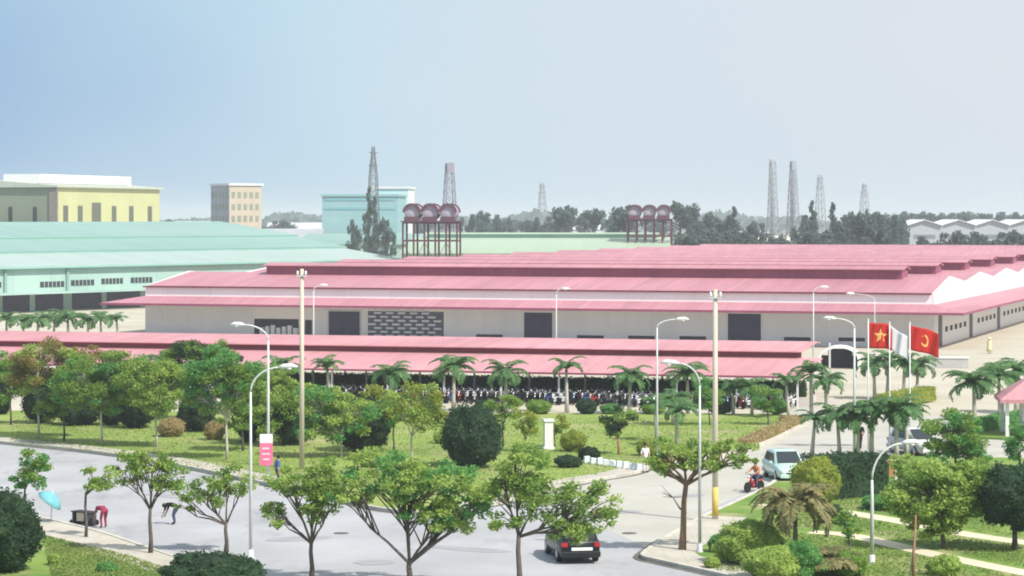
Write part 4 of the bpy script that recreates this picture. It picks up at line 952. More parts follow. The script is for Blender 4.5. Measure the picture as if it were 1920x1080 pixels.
# water towers with barrel tanks
def water_tower(px, Z, label, H=17.2, W=9.8):
    s = Z/4800.0; root = empty('water_tower', ((px-960)*s, Z, 0), R(-6), label, 'water tower', 'water towers behind the pink factory')
    D = 5.0; tz = H-3.3
    for i in range(6):
        for y in (0, D):
            x_ = -W/2+W*i/5; mb = MB(); mb.box(x_-0.16, x_+0.16, y-0.16, y+0.16, 0, tz); mb.build('leg', RUST, root)
    for z_ in (6.2, 10.3, tz-0.2):
        mb = MB()
        for y in (0, D): mb.box(-W/2, W/2, y-0.22, y+0.22, z_, z_+0.3)
        for x_ in (-W/2, W/2): mb.box(x_-0.12, x_+0.12, 0.23, D-0.23, z_+0.02, z_+0.25)
        mb.build('beam', RUST, root)
    mb = MB()
    for i in range(5):
        x0 = -W/2+W*i/5; x1 = x0+W/5
        a, b = ((x0, x1) if i % 2 else (x1, x0)); mb.tube([(a, 0, 6.3), (b, 0, 10.2)], 0.05, 5)
    mb.build('bracing', RUST, root)
    mb = MB(); mb.box(-W/2-0.4, W/2+0.4, -0.5, D+0.5, tz+0.103, tz+0.3); mb.build('platform', RUST, root)
    for i in range(3):
        cx = -W/2+W*(i+0.5)/3; r = W/6-0.12; cz = tz+0.32+r
        tk = MB(); tk.lathe([(0.05,-D/2-0.12), (r*0.86,-D/2-0.06), (r*0.93,-D/2), (r*0.93,D/2), (r*0.86,D/2+0.06), (0.05,D/2+0.12)], 18, M=Matrix.Translation((cx, D/2, cz)) @ Matrix.Rotation(R(90), 4, 'X')); tk.build('tank', mat('tank_mauve', (0.36,0.32,0.40), (0.46,0.42,0.49), rough=0.9, spec=0.1), root)
        mb = MB(); n = 10; outer = [(cx+(r+0.14)*math.cos(t), cz+(r+0.14)*math.sin(t)) for t in [math.pi*k/n for k in range(n+1)]]; inner = [(cx+(r-0.26)*math.cos(t), cz+(r-0.26)*math.sin(t)) for t in [math.pi*k/n for k in range(n, -1, -1)]]
        mb.prism(outer+inner, -0.6, 0.3, 'y'); mb.build('arched_rim', RUST, root); mb = MB(); mb.prism(outer+inner, D-0.3, D+0.6, 'y'); mb.build('arched_rim', RUST, root)
        mb = MB(); mb.box(cx-r*0.9, cx+r*0.9, -0.45, -0.3, tz+0.3, tz+0.3+r*0.5); mb.build('saddle', RUST, root)
    return root
water_tower(806, 470, 'left water tower, three barrel tanks on dark legs behind the pink roof', 17.1, 10.0)
water_tower(1217, 575, 'right water tower, farther and smaller, three tanks on dark legs', 17.4, 9.8)
# lattice towers
def pylon(px, ptop, Z, wb, wt, label, m=None, dense=1.0, arms=2, head=False, stack=False):
    s = Z/4800.0; H = CAMH+(405-ptop)*s; root = empty('lattice_tower', ((px-960)*s, Z, 0), R(20), label, 'pylon', None)
    m = m or STEEL; wb *= s/2; wt *= s/2; r = 0.13*s/0.2*dense
    def hw(z):
        u = z/H
        return wb*(1-0.45*u/0.74) if u < 0.74 else wb*0.55+(wt-wb*0.55)*min(1, (u-0.74)/0.22)
    mb = MB()
    for sx in (-1, 1):
        for sy in (-1, 1): mb.tube([(sx*hw(u*H), sy*hw(u*H), u*H) for u in (0, 0.74, 0.96, 1)], [r*1.4, r*1.1, r, r*0.9], 4)
    mb.build('mast', m, root)
    if stack: mb = MB(); mb.tube([(0,0,0), (0,0,H*0.8), (0,0,H*0.86), (0,0,H*1.005)], [wb*0.55, wb*0.42, wt*0.7, wt*0.6], 12); mb.build('stack', m, root)
    mb = MB(); z = 0; 
    while z < H-1:
        d = max(1.4, hw(z)*2.1); z2 = min(H, z+d); a, b = hw(z), hw(z2)
        for (p, q) in (((-1,-1),(1,-1)), ((1,-1),(1,1)), ((1,1),(-1,1)), ((-1,1),(-1,-1))):
            mb.tube([(p[0]*a, p[1]*a, z), (q[0]*b, q[1]*b, z2)], r*0.7, 4); mb.tube([(q[0]*a, q[1]*a, z), (p[0]*b, p[1]*b, z2)], r*0.7, 4)
            mb.tube([(p[0]*b, p[1]*b, z2), (q[0]*b, q[1]*b, z2)], r*0.6, 4)
        z = z2
    mb.build('lattice', m, root)
    for k in range(arms):
        z = H*(0.95-0.11*k); L = 13*s*(0.7+0.15*k); mb = MB()
        mb.tube([(-L, 0, z), (0, 0, z+0.4*L*0.3), (L, 0, z)], [r*0.5, r, r*0.5], 4); mb.tube([(-L, 0, z), (0,0,z-0.3), (L, 0, z)], [r*0.5, r, r*0.5], 4); mb.build('crossarm', m, root)
    if head:
        mb = MB(); mb.box(-hw(H)*1.15, hw(H)*1.15, -hw(H)*1.15, hw(H)*1.15, H-3.2, H-0.5); mb.build('platform', m, root)
    return root
pylon(700, 275, 800, 24, 5, 'tallest dark lattice pylon rising left of the first water tower', None, 1.15, 2)
pylon(843, 306, 850, 30, 12, 'lattice tower with a dark boxy head directly behind the first water tower', mat('steel_mauve', (0.25,0.22,0.28), (0.32,0.28,0.34), rough=0.7), 1.2, 1, True)
pylon(1017, 343, 1250, 18, 6, 'small faint lattice pylon alone right of the first water tower', STEELL, 0.9, 2)
pylon(1449, 299, 900, 20, 9, 'left of the twin steel towers right of centre, pale grey', STEELL, 1.0, 1, stack=True)
pylon(1487, 302, 900, 22, 8, 'right of the twin steel towers right of centre, dark at its head', mat('steel_mid', (0.30,0.32,0.35), (0.38,0.40,0.43), rough=0.7), 1.0, 1, True, stack=True)
pylon(1538, 328, 1150, 20, 7, 'small pylon just right of the twin steel towers', STEELL, 0.9, 2)
pylon(1621, 341, 1150, 20, 5, 'rightmost pylon, standing behind the dark mass of trees', STEELL, 0.9, 2)
# distant trees: five kinds, copied
def far_tree_proto(seed, kind):
    rng = np.random.default_rng(seed); rnd = random.Random(seed); root = empty('distant_tree', (0, 0, 0)); mb = MB()
    mb.tube([(0,0,-0.2), (0.1,0,4.5), (0,0,8)], [0.3, 0.22, 0.1], 7)
    P = []; 
    if kind == 'casuarina':
        cl = [(rnd.gauss(0, 0.9)*(1-0.07*z), rnd.gauss(0, 0.9)*(1-0.07*z), z, rnd.uniform(0.6, 1.2)*(1.25-0.06*z)) for z in [1.8+0.45*i for i in range(22)]]
    elif kind == 'spread':
        cl = [(rnd.uniform(-3.4, 3.4), rnd.uniform(-3, 3), 6.6+rnd.uniform(-1.3, 1.6), rnd.uniform(0.7, 1.3)) for _ in range(17)]
    else:
        cl = [(rnd.gauss(0, 2.0), rnd.gauss(0, 2.0), rnd.uniform(2.0, 8.5), rnd.uniform(0.9, 1.6)) for _ in range(24)]
    for (x_, y_, z, r_) in cl:
        n = int(75*r_**1.5); g = rng.normal(size=(n,3)); g /= np.linalg.norm(g, axis=1)[:,None]; g *= (rng.random(n)**0.4)[:,None]*np.array([r_, r_, r_*0.8])
        P.append(g+np.array([x_, y_, z])); mb.tube([(0, 0, max(1, z-1.2)), (x_*0.6, y_*0.6, z-0.4), (x_, y_, z)], [0.1, 0.07, 0.03], 4)
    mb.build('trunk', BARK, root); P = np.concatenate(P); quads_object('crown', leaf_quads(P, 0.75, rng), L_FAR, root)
    return root
FT = {'casuarina': far_tree_proto(1, 'casuarina'), 'spread': far_tree_proto(2, 'spread'), 'round': far_tree_proto(3, 'round'), 'round2': far_tree_proto(4, 'round')}
ft_used = set()
def far_tree(kind, px, ptop, Z, label, group, sx=1.0):
    base = {'casuarina': 11.6, 'spread': 9.2, 'round': 9.6, 'round2': 9.6}[kind]; s = Z/4800.0; H = max(4.0, CAMH+(405-ptop)*s)
    o = copy_tree(FT[kind]) if kind in ft_used else FT[kind]; ft_used.add(kind)
    o.location = ((px-960)*s, Z, 0); k = H/base; o.scale = (k*sx, k*sx, k); o.rotation_euler = (0, 0, random.uniform(0, 6.28)); tag(o, label, 'tree', group)
for i, (k, px, pt, Z, sx, lb) in enumerate([
    ('casuarina', 692, 352, 620, 0.42, 'dark slender tree standing against the tallest pylon'), ('round', 665, 408, 610, 0.30, 'dark low tree left of the foot of the tallest pylon'), ('round2', 722, 405, 620, 0.3, 'dark low tree right of the foot of the tallest pylon'),
    ('casuarina', 703, 368, 640, 0.45, 'second slender dark tree touching the tallest pylon on its right'),
    ('round', 884, 399, 900, 0.5, 'dark tree just right of the first water tower'), ('round2', 908, 393, 880, 0.55, 'second dark tree right of the first water tower'), ('round', 935, 400, 900, 0.5, 'third dark tree right of the first water tower'),
    ('round', 1005, 405, 900, 0.5, 'dark tree at the foot of the small faint pylon, left side'), ('round2', 1040, 400, 880, 0.6, 'dark tree at the foot of the small faint pylon, right side'),
    ('spread', 1068, 378, 820, 0.65, 'broad crowned tree, left one of a pair right of the faint pylon'), ('spread', 1102, 383, 820, 0.6, 'broad crowned tree, right one of a pair right of the faint pylon'), ('round', 1150, 402, 900, 0.5, 'low dark tree left of the second water tower'),
    ('spread', 1182, 376, 700, 0.6, 'flat crowned tree rising behind the left of the second water tower'), ('spread', 1275, 368, 700, 0.6, 'leaning tree with a high crown right of the second water tower'), ('round', 1300, 398, 690, 0.55, 'dark bushy tree right of the high crowned tree'),
    ('round2', 1330, 396, 700, 0.6, 'second bushy tree right of the high crowned tree'), ('round', 1360, 400, 720, 0.6, 'third bushy tree right of the high crowned tree'), ('casuarina', 1377, 388, 700, 0.8, 'pointed tree left of the white shed'),
    ('round2', 1420, 412, 660, 0.5, 'low tree in front of the cream shed'), ('casuarina', 1522, 377, 640, 0.6, 'pointed dark tree right of the twin steel towers'), ('round', 1510, 400, 630, 0.45, 'bushy dark tree right of the twin steel towers'),
    ('casuarina', 1562, 380, 640, 0.65, 'second pointed dark tree right of the twin steel towers')]):
    far_tree(k, px, pt, Z, lb, 'distant trees behind the factory', sx)
for i in range(13):
    px = 1580+i*9.0; far_tree(['round', 'round2', 'casuarina'][i % 3], px, 402+random.uniform(-9, 12)-9*(i in (5, 6, 7)), 610+random.uniform(-20, 30), ORD[i]+' tree from the left in the dense dark clump below the rightmost pylon', 'dense clump of trees below the rightmost pylon', 0.5)
for i in range(18):
    px = (1285+i*14 if i < 8 else 1400+(i-8)*55)+random.uniform(-4, 4); far_tree(['round', 'round2'][i % 2], px, 436+random.uniform(-7, 6), 560+random.uniform(0, 40), ORD[i]+' from the left of the low dark trees in the belt beyond the pink roof', 'belt of low trees just beyond the pink roof', 0.8)
for i in range(16):
    px = 1690+i*16+random.uniform(-4, 4); far_tree(['round', 'round2'][i % 2], px, 397+random.uniform(-3, 3), 1120+random.uniform(0, 60), ORD[i]+' from the left of the hazy trees behind the white warehouse bays', 'hazy trees behind the white warehouse bays', 0.7)
for i in range(20):
    px = 320+i*48+random.uniform(-14, 14)
    far_tree(['round', 'round2', 'spread'][i % 3], px, 408+random.uniform(-4, 5), 1250+random.uniform(-150, 150), ORD[i]+' from the left of the small hazy trees in the far horizon belt', 'far belt of hazy trees along the horizon', 0.9)
# the far-off woods that read as one mass
rng = np.random.default_rng(77); n = 9000
A = rng.random(n); Zw = 2300+rng.random(n)*1600; Xw = (A-0.5)*0.52*Zw; hump = 9+4*np.sin(A*40)+3*np.sin(A*97+1)
Pw = np.stack([Xw, Zw, rng.random(n)**0.7*hump*1.25], axis=1)
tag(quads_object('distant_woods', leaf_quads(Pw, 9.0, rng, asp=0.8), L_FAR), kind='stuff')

# ---------------------------------------------------------------- planting
# near row along the road
tree(47, 975, 915, [(58, 880, 36, 34), (40, 900, 18, 14)], 21, L_EMER, 'small bright green tree at far left between the road and the big dark bush', tr=0.08, leaves=1.2, m2=L_MID)
tree(161, 1012, 925, [(184, 895, 23, 34)], 22, L_MID, 'thin young tree with a narrow crown beside the vendor cart', tr=0.09, leaves=0.9, m2=L_LIGHT)
tree(282, 1042, 952, [(250, 885, 40, 34), (318, 890, 42, 32), (285, 868, 40, 22)], 23, L_MID, 'forked open tree on the near kerb right of the vendor cart', tr=0.12, leaves=0.75, m2=L_LIGHT)
tree(424, 1035, 980, [(385, 925, 38, 34), (440, 905, 38, 30), (345, 945, 22, 16)], 24, L_MID, 'forked tree just left of the nearest tall lamp', tr=0.12, leaves=0.8, m2=L_LIGHT)
tree(584, 1090, 1015, [(545, 900, 50, 34), (610, 905, 45, 42), (515, 970, 36, 26), (600, 955, 40, 30)], 25, L_MID, 'straight trunked tree right of the nearest tall lamp', tr=0.13, leaves=0.9, m2=L_LIGHT)
tree(768, 1100, 1052, [(730, 890, 80, 42), (800, 905, 85, 45), (670, 925, 48, 32), (870, 965, 60, 42), (805, 975, 50, 30), (905, 925, 30, 26)], 26, L_EMER, 'largest near tree, widely branched, in the bottom centre', tr=0.17, leaves=1.0, m2=L_LIGHT, twigs=())
tree(973, 1110, 1002, [(985, 880, 52, 42), (935, 915, 34, 36), (1000, 935, 46, 40), (950, 975, 34, 24), (1062, 955, 44, 46), (1075, 1000, 36, 24), (1125, 958, 32, 48)], 27, L_MID, 'tree left of the black car with one dense limb reaching over the car', tr=0.15, leaves=0.75, m2=L_LIGHT)
tree(1279, 1036, 905, [(1262, 850, 54, 32), (1325, 862, 48, 26), (1378, 852, 40, 24), (1240, 872, 32, 22)], 29, L_MID, 'forked spreading tree with a red brown leaning trunk on the corner pavement', lean=8, tr=0.19, leaves=1.1, m2=L_LIGHT, bark=mat('bark_brown', (0.19,0.12,0.08), (0.27,0.18,0.12), scale=3), twigs=((1287, 965, 1262, 935),))
topiary('round_bush', 5, 1075, 80, 78, 31, L_TOPI, 'very large dark clipped bush at the bottom left corner')
topiary('round_bush', 398, 1120, 108, 42, 32, L_TOPI, 'wide dark clipped bush cut by the bottom edge left of the nearest tall lamp')
# left middle belt
tree(72, 826, 740, [(90, 680, 66, 40), (145, 690, 48, 38), (50, 710, 40, 34)], 41, L_ORANGE, 'tree with orange tinted leaves at the far left in front of the shelter', tr=0.10, leaves=1.0, m2=L_LIGHT, bark=BARKL)
tree(190, 838, 760, [(165, 715, 60, 48), (228, 712, 50, 48), (195, 750, 50, 26)], 42, L_MID, 'mid green tree right of the orange tinted tree', tr=0.10, leaves=1.1, m2=L_EMER, bark=BARKL)
tree(293, 842, 770, [(268, 718, 48, 46), (318, 735, 44, 50)], 43, L_LIGHT, 'light green tree in the middle of the left belt', tr=0.10, leaves=1.0, m2=L_MID, bark=BARKL)
tree(425, 866, 780, [(405, 700, 54, 44), (450, 720, 40, 50), (375, 740, 34, 34)], 44, L_EMER, 'bright green tree left of the nearest tall lamp behind the road', tr=0.11, leaves=1.15, m2=L_MID, bark=BARKL)
tree(20, 800, 745, [(5, 705, 52, 46)], 45, L_MID, 'green tree cut by the left edge of the photo', tr=0.1, m2=L_EMER)
tree(375, 792, 735, [(345, 685, 54, 40), (400, 675, 48, 34)], 46, L_TOPI, 'dark broad tree rising in front of the shelter roof', tr=0.12, leaves=1.2, m2=L_MID)
for i, (px, py, rx, rz, lb) in enumerate([(78, 797, 38, 46, 'dark clipped shrub behind the orange tinted tree'), (148, 800, 44, 40, 'dark clipped shrub left of the mid green tree trunk'), (255, 806, 40, 38, 'dark clipped shrub between two pale trunks on the left lawn'),
      (368, 812, 38, 44, 'dark clipped shrub in front of the broad dark tree'), (468, 832, 34, 48, 'dark clipped shrub directly behind the nearest tall lamp'), (3, 780, 16, 40, 'dark clipped shrub cut by the left edge'),
      (210, 800, 30, 34, 'small dark clipped shrub on the left lawn behind the mid green tree')]):
    topiary('clipped_shrub', px, py, rx, rz, 50+i, L_DARK, lb, dense=0.8, shape='cone' if i % 2 else 'round')
topiary('dry_bush', 320, 822, 27, 20, 61, L_DRY, 'round dry yellow bush on the lawn under the light green tree'); topiary('dry_bush', 403, 828, 22, 20, 62, L_DRY, 'smaller dry yellow bush right of the round one')
tree(525, 840, 770, [(520, 730, 42, 42), (512, 780, 36, 44)], 47, L_MID, 'green tree between the banner lamp and the tall concrete pole', tr=0.1, m2=L_LIGHT)
topiary('clipped_shrub', 548, 838, 40, 52, 63, L_DARK, 'dark shrub behind the banner lamp', dense=0.8)
topiary('clipped_shrub', 682, 850, 52, 56, 64, L_DARK, 'large dark clipped shrub right of the light green twin crowned tree', dense=0.8)
tree(640, 862, 812, [(598, 765, 44, 42), (650, 785, 48, 42), (585, 805, 38, 26)], 48, L_LIGHT, 'light green twin crowned tree right of the tall concrete pole', tr=0.1, leaves=1.2, m2=L_EMER, bark=BARKL)
tree(704, 848, 790, [(708, 760, 42, 40)], 49, L_YEL, 'yellow green tree above the large dark clipped shrub', tr=0.08, m2=L_LIGHT)
tree(772, 872, 815, [(762, 760, 42, 36), (795, 770, 38, 44)], 50, L_LIGHT, 'light tree with two thin trunks left of the big round bush', tr=0.09, leaves=0.8, m2=L_YEL, bark=BARKL)
topiary('round_bush', 884, 880, 60, 62, 65, L_TOPI, 'big dark round clipped bush in the middle of the central lawn')
tree(943, 840, 795, [(945, 762, 30, 27)], 51, L_MID, 'small tree right behind the big round bush', tr=0.08, m2=L_LIGHT)
tree(985, 852, 822, [(985, 795, 26, 24)], 52, L_YEL, 'small yellow tree between the big round bush and the white pillar', tr=0.06, m2=L_LIGHT)
tree(1160, 856, 822, [(1160, 785, 30, 28), (1150, 810, 20, 12)], 53, L_TOPI, 'dark tufted tree with reddish stems right of the white pillar', tr=0.12, bark=BARKR, m2=L_MID)
for i, (px, py, rx, rz, m_, lb) in enumerate([(1075, 850, 26, 22, L_YEL, 'yellow green shrub right of the white pillar'), (1105, 866, 22, 14, L_DARK, 'low dark shrub behind the pale stone border'), (1215, 858, 24, 18, L_YEL, 'yellow green shrub behind the person in white'),
      (1065, 880, 26, 13, L_TOPI, 'low dark shrub below the white pillar'), (1480, 795, 22, 8, L_DRY, 'low brownish hedge at the right tip of the central lawn'), (830, 835, 20, 14, L_LIGHT, 'light shrub left of the big round bush'),
      (700, 880, 24, 12, L_LIGHT, 'low light shrub on the central lawn above the big near tree'), (1000, 872, 30, 14, L_MID, 'low green shrub on the central lawn beneath the white pillar')]):
    topiary('low_shrub', px, py, rx, rz, 80+i, m_, lb, dense=1.0)
tree(455, 850, 800, [(470, 750, 40, 40), (440, 780, 34, 30)], 141, L_MID, 'leafy tree low beside the nearest tall lamp, behind the road', tr=0.09, m2=L_LIGHT)
tree(120, 830, 775, [(120, 745, 42, 34), (95, 760, 34, 26)], 142, L_MID, 'second row green tree below the orange tinted tree', tr=0.09, m2=L_TOPI)
tree(738, 850, 800, [(735, 775, 32, 30)], 145, L_EMER, 'small green tree filling the gap left of the light tree with two thin trunks', tr=0.08, m2=L_MID)
tree(1040, 842, 810, [(1045, 800, 22, 18)], 146, L_YEL, 'tiny yellow tree right beside the white pillar', tr=0.05)
tree(1440, 800, 768, [(1442, 748, 28, 26)], 147, L_EMER, 'small dark green tree at the top right of the bright lawn', tr=0.07, m2=L_MID)
tree(1330, 800, 765, [(1325, 742, 26, 28)], 148, L_EMER, 'small dark green tree touching the yellow footed pole', tr=0.07, m2=L_MID)
for i, (px, rx, m_) in enumerate([(590, 26, L_MID), (690, 22, L_EMER), (800, 24, L_MID), (905, 20, L_TOPI), (1010, 26, L_MID), (1100, 22, L_TOPI), (1145, 20, L_EMER), (1225, 24, L_MID), (1350, 24, L_TOPI), (1455, 26, L_MID)]):
    topiary('low_shrub', px, 779, rx, 11+(i*7) % 6, 200+i, m_, ORD[i]+' from the left of the low shrubs along the front of the motorbike shelter', group='low shrubs along the motorbike shelter')
# brown hedge line at the right edge of the central lawn
def hedge(name, a, b, wd, h, m, label, seed, z0=0.1):
    d = (b-a); L = d.length; root = empty(name, (a+b)/2+Vector((0,0,z0)), math.atan2(d.y, d.x), label, 'hedge'); rng = np.random.default_rng(seed)
    mb = MB(); nx = max(8, int(L/0.5)); ring = [(-wd/2, 0), (-wd/2*0.95, h*0.75), (-wd/4, h*0.93), (wd/4, h*0.93), (wd/2*0.95, h*0.75), (wd/2, 0)]
    vs = []; rr = random.Random(seed)
    for i in range(nx+1):
        x_ = -L/2+L*i/nx
        for (y, z) in ring: vs.append((x_, y*(1+rr.uniform(-.08, .08)), z*(1+rr.uniform(-.08, .05))))
    fs = [(i*6+k, i*6+(k+1) % 6, (i+1)*6+(k+1) % 6, (i+1)*6+k) for i in range(nx) for k in range(6)]+[tuple(range(6)), tuple(range(nx*6, nx*6+6))]
    mb.add(vs, fs); core = mb.build('hedge_body', m, root)
    n = int(min(14000, L*(wd+2*h)*70)); t = rng.random(n)*(wd+2*h); X = (rng.random(n)-0.5)*L
    Y = np.where(t < h, -wd/2, np.where(t < h+wd, -wd/2+(t-h), wd/2)); Z = np.where(t < h, t, np.where(t < h+wd, h*0.95, (2*h+wd-t)))
    P = np.stack([X, Y, Z], axis=1)+rng.normal(size=(n,3))*0.05; quads_object('foliage', leaf_quads(P, 0.2, rng), m, core); return root
hedge('brown_hedge', G(1395, 842), G(1500, 796), 0.7, 0.55, L_DRY, 'low brown hedge along the right edge of the bright lawn', 91)
hedge('shelter_hedge', shed_pt(-SL+2, 13.5), shed_pt(-2, 13.5), 1.2, 1.3, L_DARK, 'long dark hedge seen through the motorbike shelter', 92, 0)
hedge('clipped_hedge', G(1524, 940), G(1640, 930), 2.2, 2.3, L_TOPI, 'tall dark square clipped hedge behind the short garden lamp', 93)
hedge('yard_hedge', G(1655, 768), G(1742, 752), 1.2, 1.1, L_YEL, 'yellow green hedge at the foot of the palm clump by the flags', 94)
hedge('guardhouse_hedge', G(1830, 812), G(1960, 790), 1.2, 0.9, L_EMER, 'green hedge in front of the guardhouse', 95)
# palms in front of the shelter
for i, (px, py, tp, v, lb) in enumerate([
    (620, 770, 672, 1, 'palm in front of the shelter just right of the tall concrete pole'), (733, 772, 672, 0, 'palm with a pale trunk above the yellow green tree'), (850, 772, 670, 1, 'palm behind the big round bush'), (949, 772, 672, 0, 'palm just right of the big round bush, before the shelter'),
    (1063, 774, 674, 2, 'palm above the white pillar'), (1180, 776, 678, 0, 'palm above the dark tufted tree'), (1290, 778, 682, 1, 'palm left of the tall concrete pole with yellow foot'), (1375, 780, 712, 2, 'short palm right of the yellow footed pole'), (1410, 782, 708, 0, 'second short palm right of the yellow footed pole'),
    (1480, 788, 692, 1, 'palm near the right end of the shelter'), (1522, 785, 680, 1, 'tallest palm at the right end of the shelter'), (1550, 786, 694, 2, 'palm just beyond the right end of the shelter'), (530, 768, 668, 0, 'palm seen right behind the banner lamp'), (318, 760, 655, 2, 'palm behind the left belt in front of the shelter'),
    (1232, 830, 742, 2, 'palm on the lawn with dark fronds beside the thin white lamp'), (1270, 840, 752, 2, 'palm on the bright lawn left of the forked tree'), (1262, 800, 735, 0, 'small palm at the top of the bright lawn'),
    (1640, 748, 660, 0, 'leftmost palm of the clump below the flags'), (1663, 748, 655, 1, 'second palm of the clump below the flags'), (1694, 750, 656, 0, 'third palm of the clump below the flags'), (1718, 750, 662, 2, 'rightmost palm of the clump below the flags'),
    (1522, 858, 765, 2, 'leftmost palm along the near side of the yard'), (1575, 860, 750, 0, 'second palm along the near side of the yard'), (1608, 862, 765, 2, 'small palm between two taller palms near the yard'), (1634, 862, 745, 1, 'third tall palm along the near side of the yard'), (1681, 864, 740, 0, 'fourth palm near the yard left of the white car'), (1700, 858, 752, 2, 'palm directly beside the white car'),
    (1828, 812, 695, 1, 'tall palm standing left of the guardhouse'), (1876, 790, 678, 0, 'palm behind the guardhouse roof'), (1905, 775, 668, 2, 'palm at the right edge behind the guardhouse')]):
    palm(px, py, tp-6, lb, v, rz=i*1.3, wide=1.12)
for i, px in enumerate((12, 42, 70, 100, 128, 165, 190, 222)):
    palm(px, 642+(i % 3)*3, 576+(i % 2)*6, ('first', 'second', 'third', 'fourth', 'fifth', 'sixth', 'seventh', 'eighth')[i]+' from the left of the small palms before the mint factory wall', i % 3, 'small palms in front of the mint factory', i*0.9, 1.35)
# right garden
L_MIX = leafmat('leaf_palm_mixed', (0.12,0.17,0.06), (0.50,0.40,0.20))
dp = palm_meshes(19, 2.2, 2.5, 30, L_MIX, BARK); dp.location = G(1490, 1066); dp.scale = (0.9, 0.9, 0.95); tag(dp, 'drooping palm with dry tan fronds in the right garden', 'palm tree')
dp2 = palm_meshes(20, 0.9, 2.2, 22, L_MIX, BARK); dp2.location = G(1555, 1085); dp2.scale = (0.8, 0.8, 0.6); tag(dp2, 'low dry palm clump at the bottom edge left of the garden lamp', 'palm tree')
topiary('round_bush', 1530, 948, 50, 48, 71, L_YEL, 'rounded yellow green bush beside the pale green car')
tree(1768, 1035, 985, [(1730, 930, 58, 55), (1805, 930, 58, 58), (1770, 890, 58, 36), (1755, 975, 52, 34)], 72, L_LIGHT, 'dense full green tree in the right garden', tr=0.14, leaves=1.5, m2=L_MID)
tree(1792, 890, 850, [(1790, 812, 52, 42), (1815, 850, 40, 28), (1760, 850, 34, 24)], 73, L_MID, 'green tree behind the dense garden tree, left of the guardhouse', tr=0.10, leaves=1.2, m2=L_EMER)
topiary('clipped_tree', 1902, 1038, 74, 66, 74, L_TOPI, 'dark round clipped tree at the right edge', 'tree', trunk=0.9)
tree(1912, 880, 850, [(1912, 828, 26, 34)], 75, L_EMER, 'small green tree at the right edge before the guardhouse', tr=0.08, leaves=1.2)
for i, (px, py, rx, rz, m_, lb) in enumerate([(1405, 1062, 66, 44, L_LIGHT, 'wide bright green shrub on the corner lawn'), (1350, 1040, 26, 18, L_EMER, 'small green shrub right of the forked tree trunk'), (1335, 1070, 16, 12, L_LIGHT, 'tiny light shrub at the corner kerb'), (1500, 1090, 40, 38, L_EMER, 'dark leaved shrub at the bottom edge in front of the dry palm trunk'), (1590, 1085, 40, 26, L_MID, 'leafy green shrub at the bottom edge left of the garden lamp'), (1655, 960, 44, 16, L_EMER, 'low green shrub between the garden lamp and the dense tree'), (1450, 1090, 60, 34, L_LIGHT, 'light leafy shrub at the bottom edge below the dry palm'),
      (1620, 900, 22, 12, L_MID, 'low shrub at the foot of the tall square hedge'), (1700, 902, 20, 12, L_MID, 'low shrub beside the orange information board'), (1880, 905, 30, 14, L_YEL, 'yellow shrub behind the dark round clipped tree'), (100, 1065, 12, 13, L_LIGHT, 'small light shrub beside the very large dark bush'), (200, 1078, 20, 11, L_EMER, 'small green shrub on the near left lawn')]):
    topiary('garden_shrub', px, py, rx, rz, 100+i, m_, lb, dense=1.3)
tree(1592, 1040, 1005, [(1592, 985, 26, 22)], 171, L_MID, 'small leafy tree just left of the short garden lamp', tr=0.06, m2=L_EMER)
tree(1690, 925, 895, [(1692, 872, 26, 24)], 172, L_LIGHT, 'small light tree right of the orange board', tr=0.06, m2=L_MID)
tree(1850, 960, 920, [(1850, 890, 34, 32)], 173, L_MID, 'small leafy tree between the dense garden tree and the dark round one', tr=0.07, m2=L_LIGHT)
topiary('garden_shrub', 1770, 1085, 34, 22, 174, L_LIGHT, 'light shrub at the bottom edge right of the bare sapling')
topiary('garden_shrub', 1560, 985, 26, 18, 175, L_TOPI, 'dark green shrub at the start of the upper garden path')
# sapling and stake
lo = G(1712, 1088); sp = empty('sapling', lo, 0, 'bare red brown sapling tied to a stake in front of the dense garden tree', 'sapling')
mb = MB(); mb.tube([(0,0,0), (0.03,0,1.2), (0.12,0,2.7)], [0.07, 0.06, 0.03], 8); mb.build('stem', BARKR, sp)
mb = MB(); mb.tube([(-0.15,0.05,0), (0.12,0.05,2.1)], 0.035, 6); mb.build('stake', BARKL, sp)
# white pillar and pale border
lo = G(1028, 846); pi = empty('white_pillar', lo, R(10), 'white square pillar on the central lawn right of the big round bush', 'pillar')
mb = MB(); mb.box(-0.36, 0.36, -0.36, 0.36, 0, 0.3); mb.build('plinth', WHITEP, pi); mb = MB(); mb.box(-0.27, 0.27, -0.27, 0.27, 0.303, 1.9); mb.build('shaft', WHITEP, pi); mb = MB(); mb.box(-0.34, 0.34, -0.34, 0.34, 1.903, 2.05); mb.build('cap', WHITEP, pi)
ca = G(1100, 872); cb_ = G(1198, 886)
for i in range(9):
    p = ca.lerp(cb_, i/8.0); mb = MB(); rr = random.Random(i)
    mb.prism([(-0.20, 0), (0.20, 0), (0.17, 0.32+rr.uniform(0, 0.12)), (-0.15, 0.40)], -0.13, 0.13, 'y'); o = mb.build('border_stone', mat('stone_pale', (0.60,0.66,0.68), (0.72,0.76,0.77), rough=0.8), None, 0.03)
    o.location = p+Vector((0,0,LZ)); o.rotation_euler = (0, 0, rr.uniform(-.5, .5)); tag(o, 'pale bluish border stone in the row leading to the person in white', 'stone', 'pale border stones beside the central lawn')
# information board
lo = G(1666, 914); ib = empty('information_board', lo+Vector((0,0,LZ)), R(-8), 'small orange board between white posts behind the garden lamp', 'sign')
for x_ in (-0.42, 0.42):
    mb = MB(); mb.box(x_-0.06, x_+0.06, -0.05, 0.05, 0, 1.45); mb.build('post', WHITEP, ib)
mb = MB(); mb.box(-0.355, 0.355, -0.04, 0.04, 0.5, 1.35); mb.build('panel', mat('board_orange', (0.50,0.24,0.10), (0.58,0.30,0.14), rough=0.7), ib)
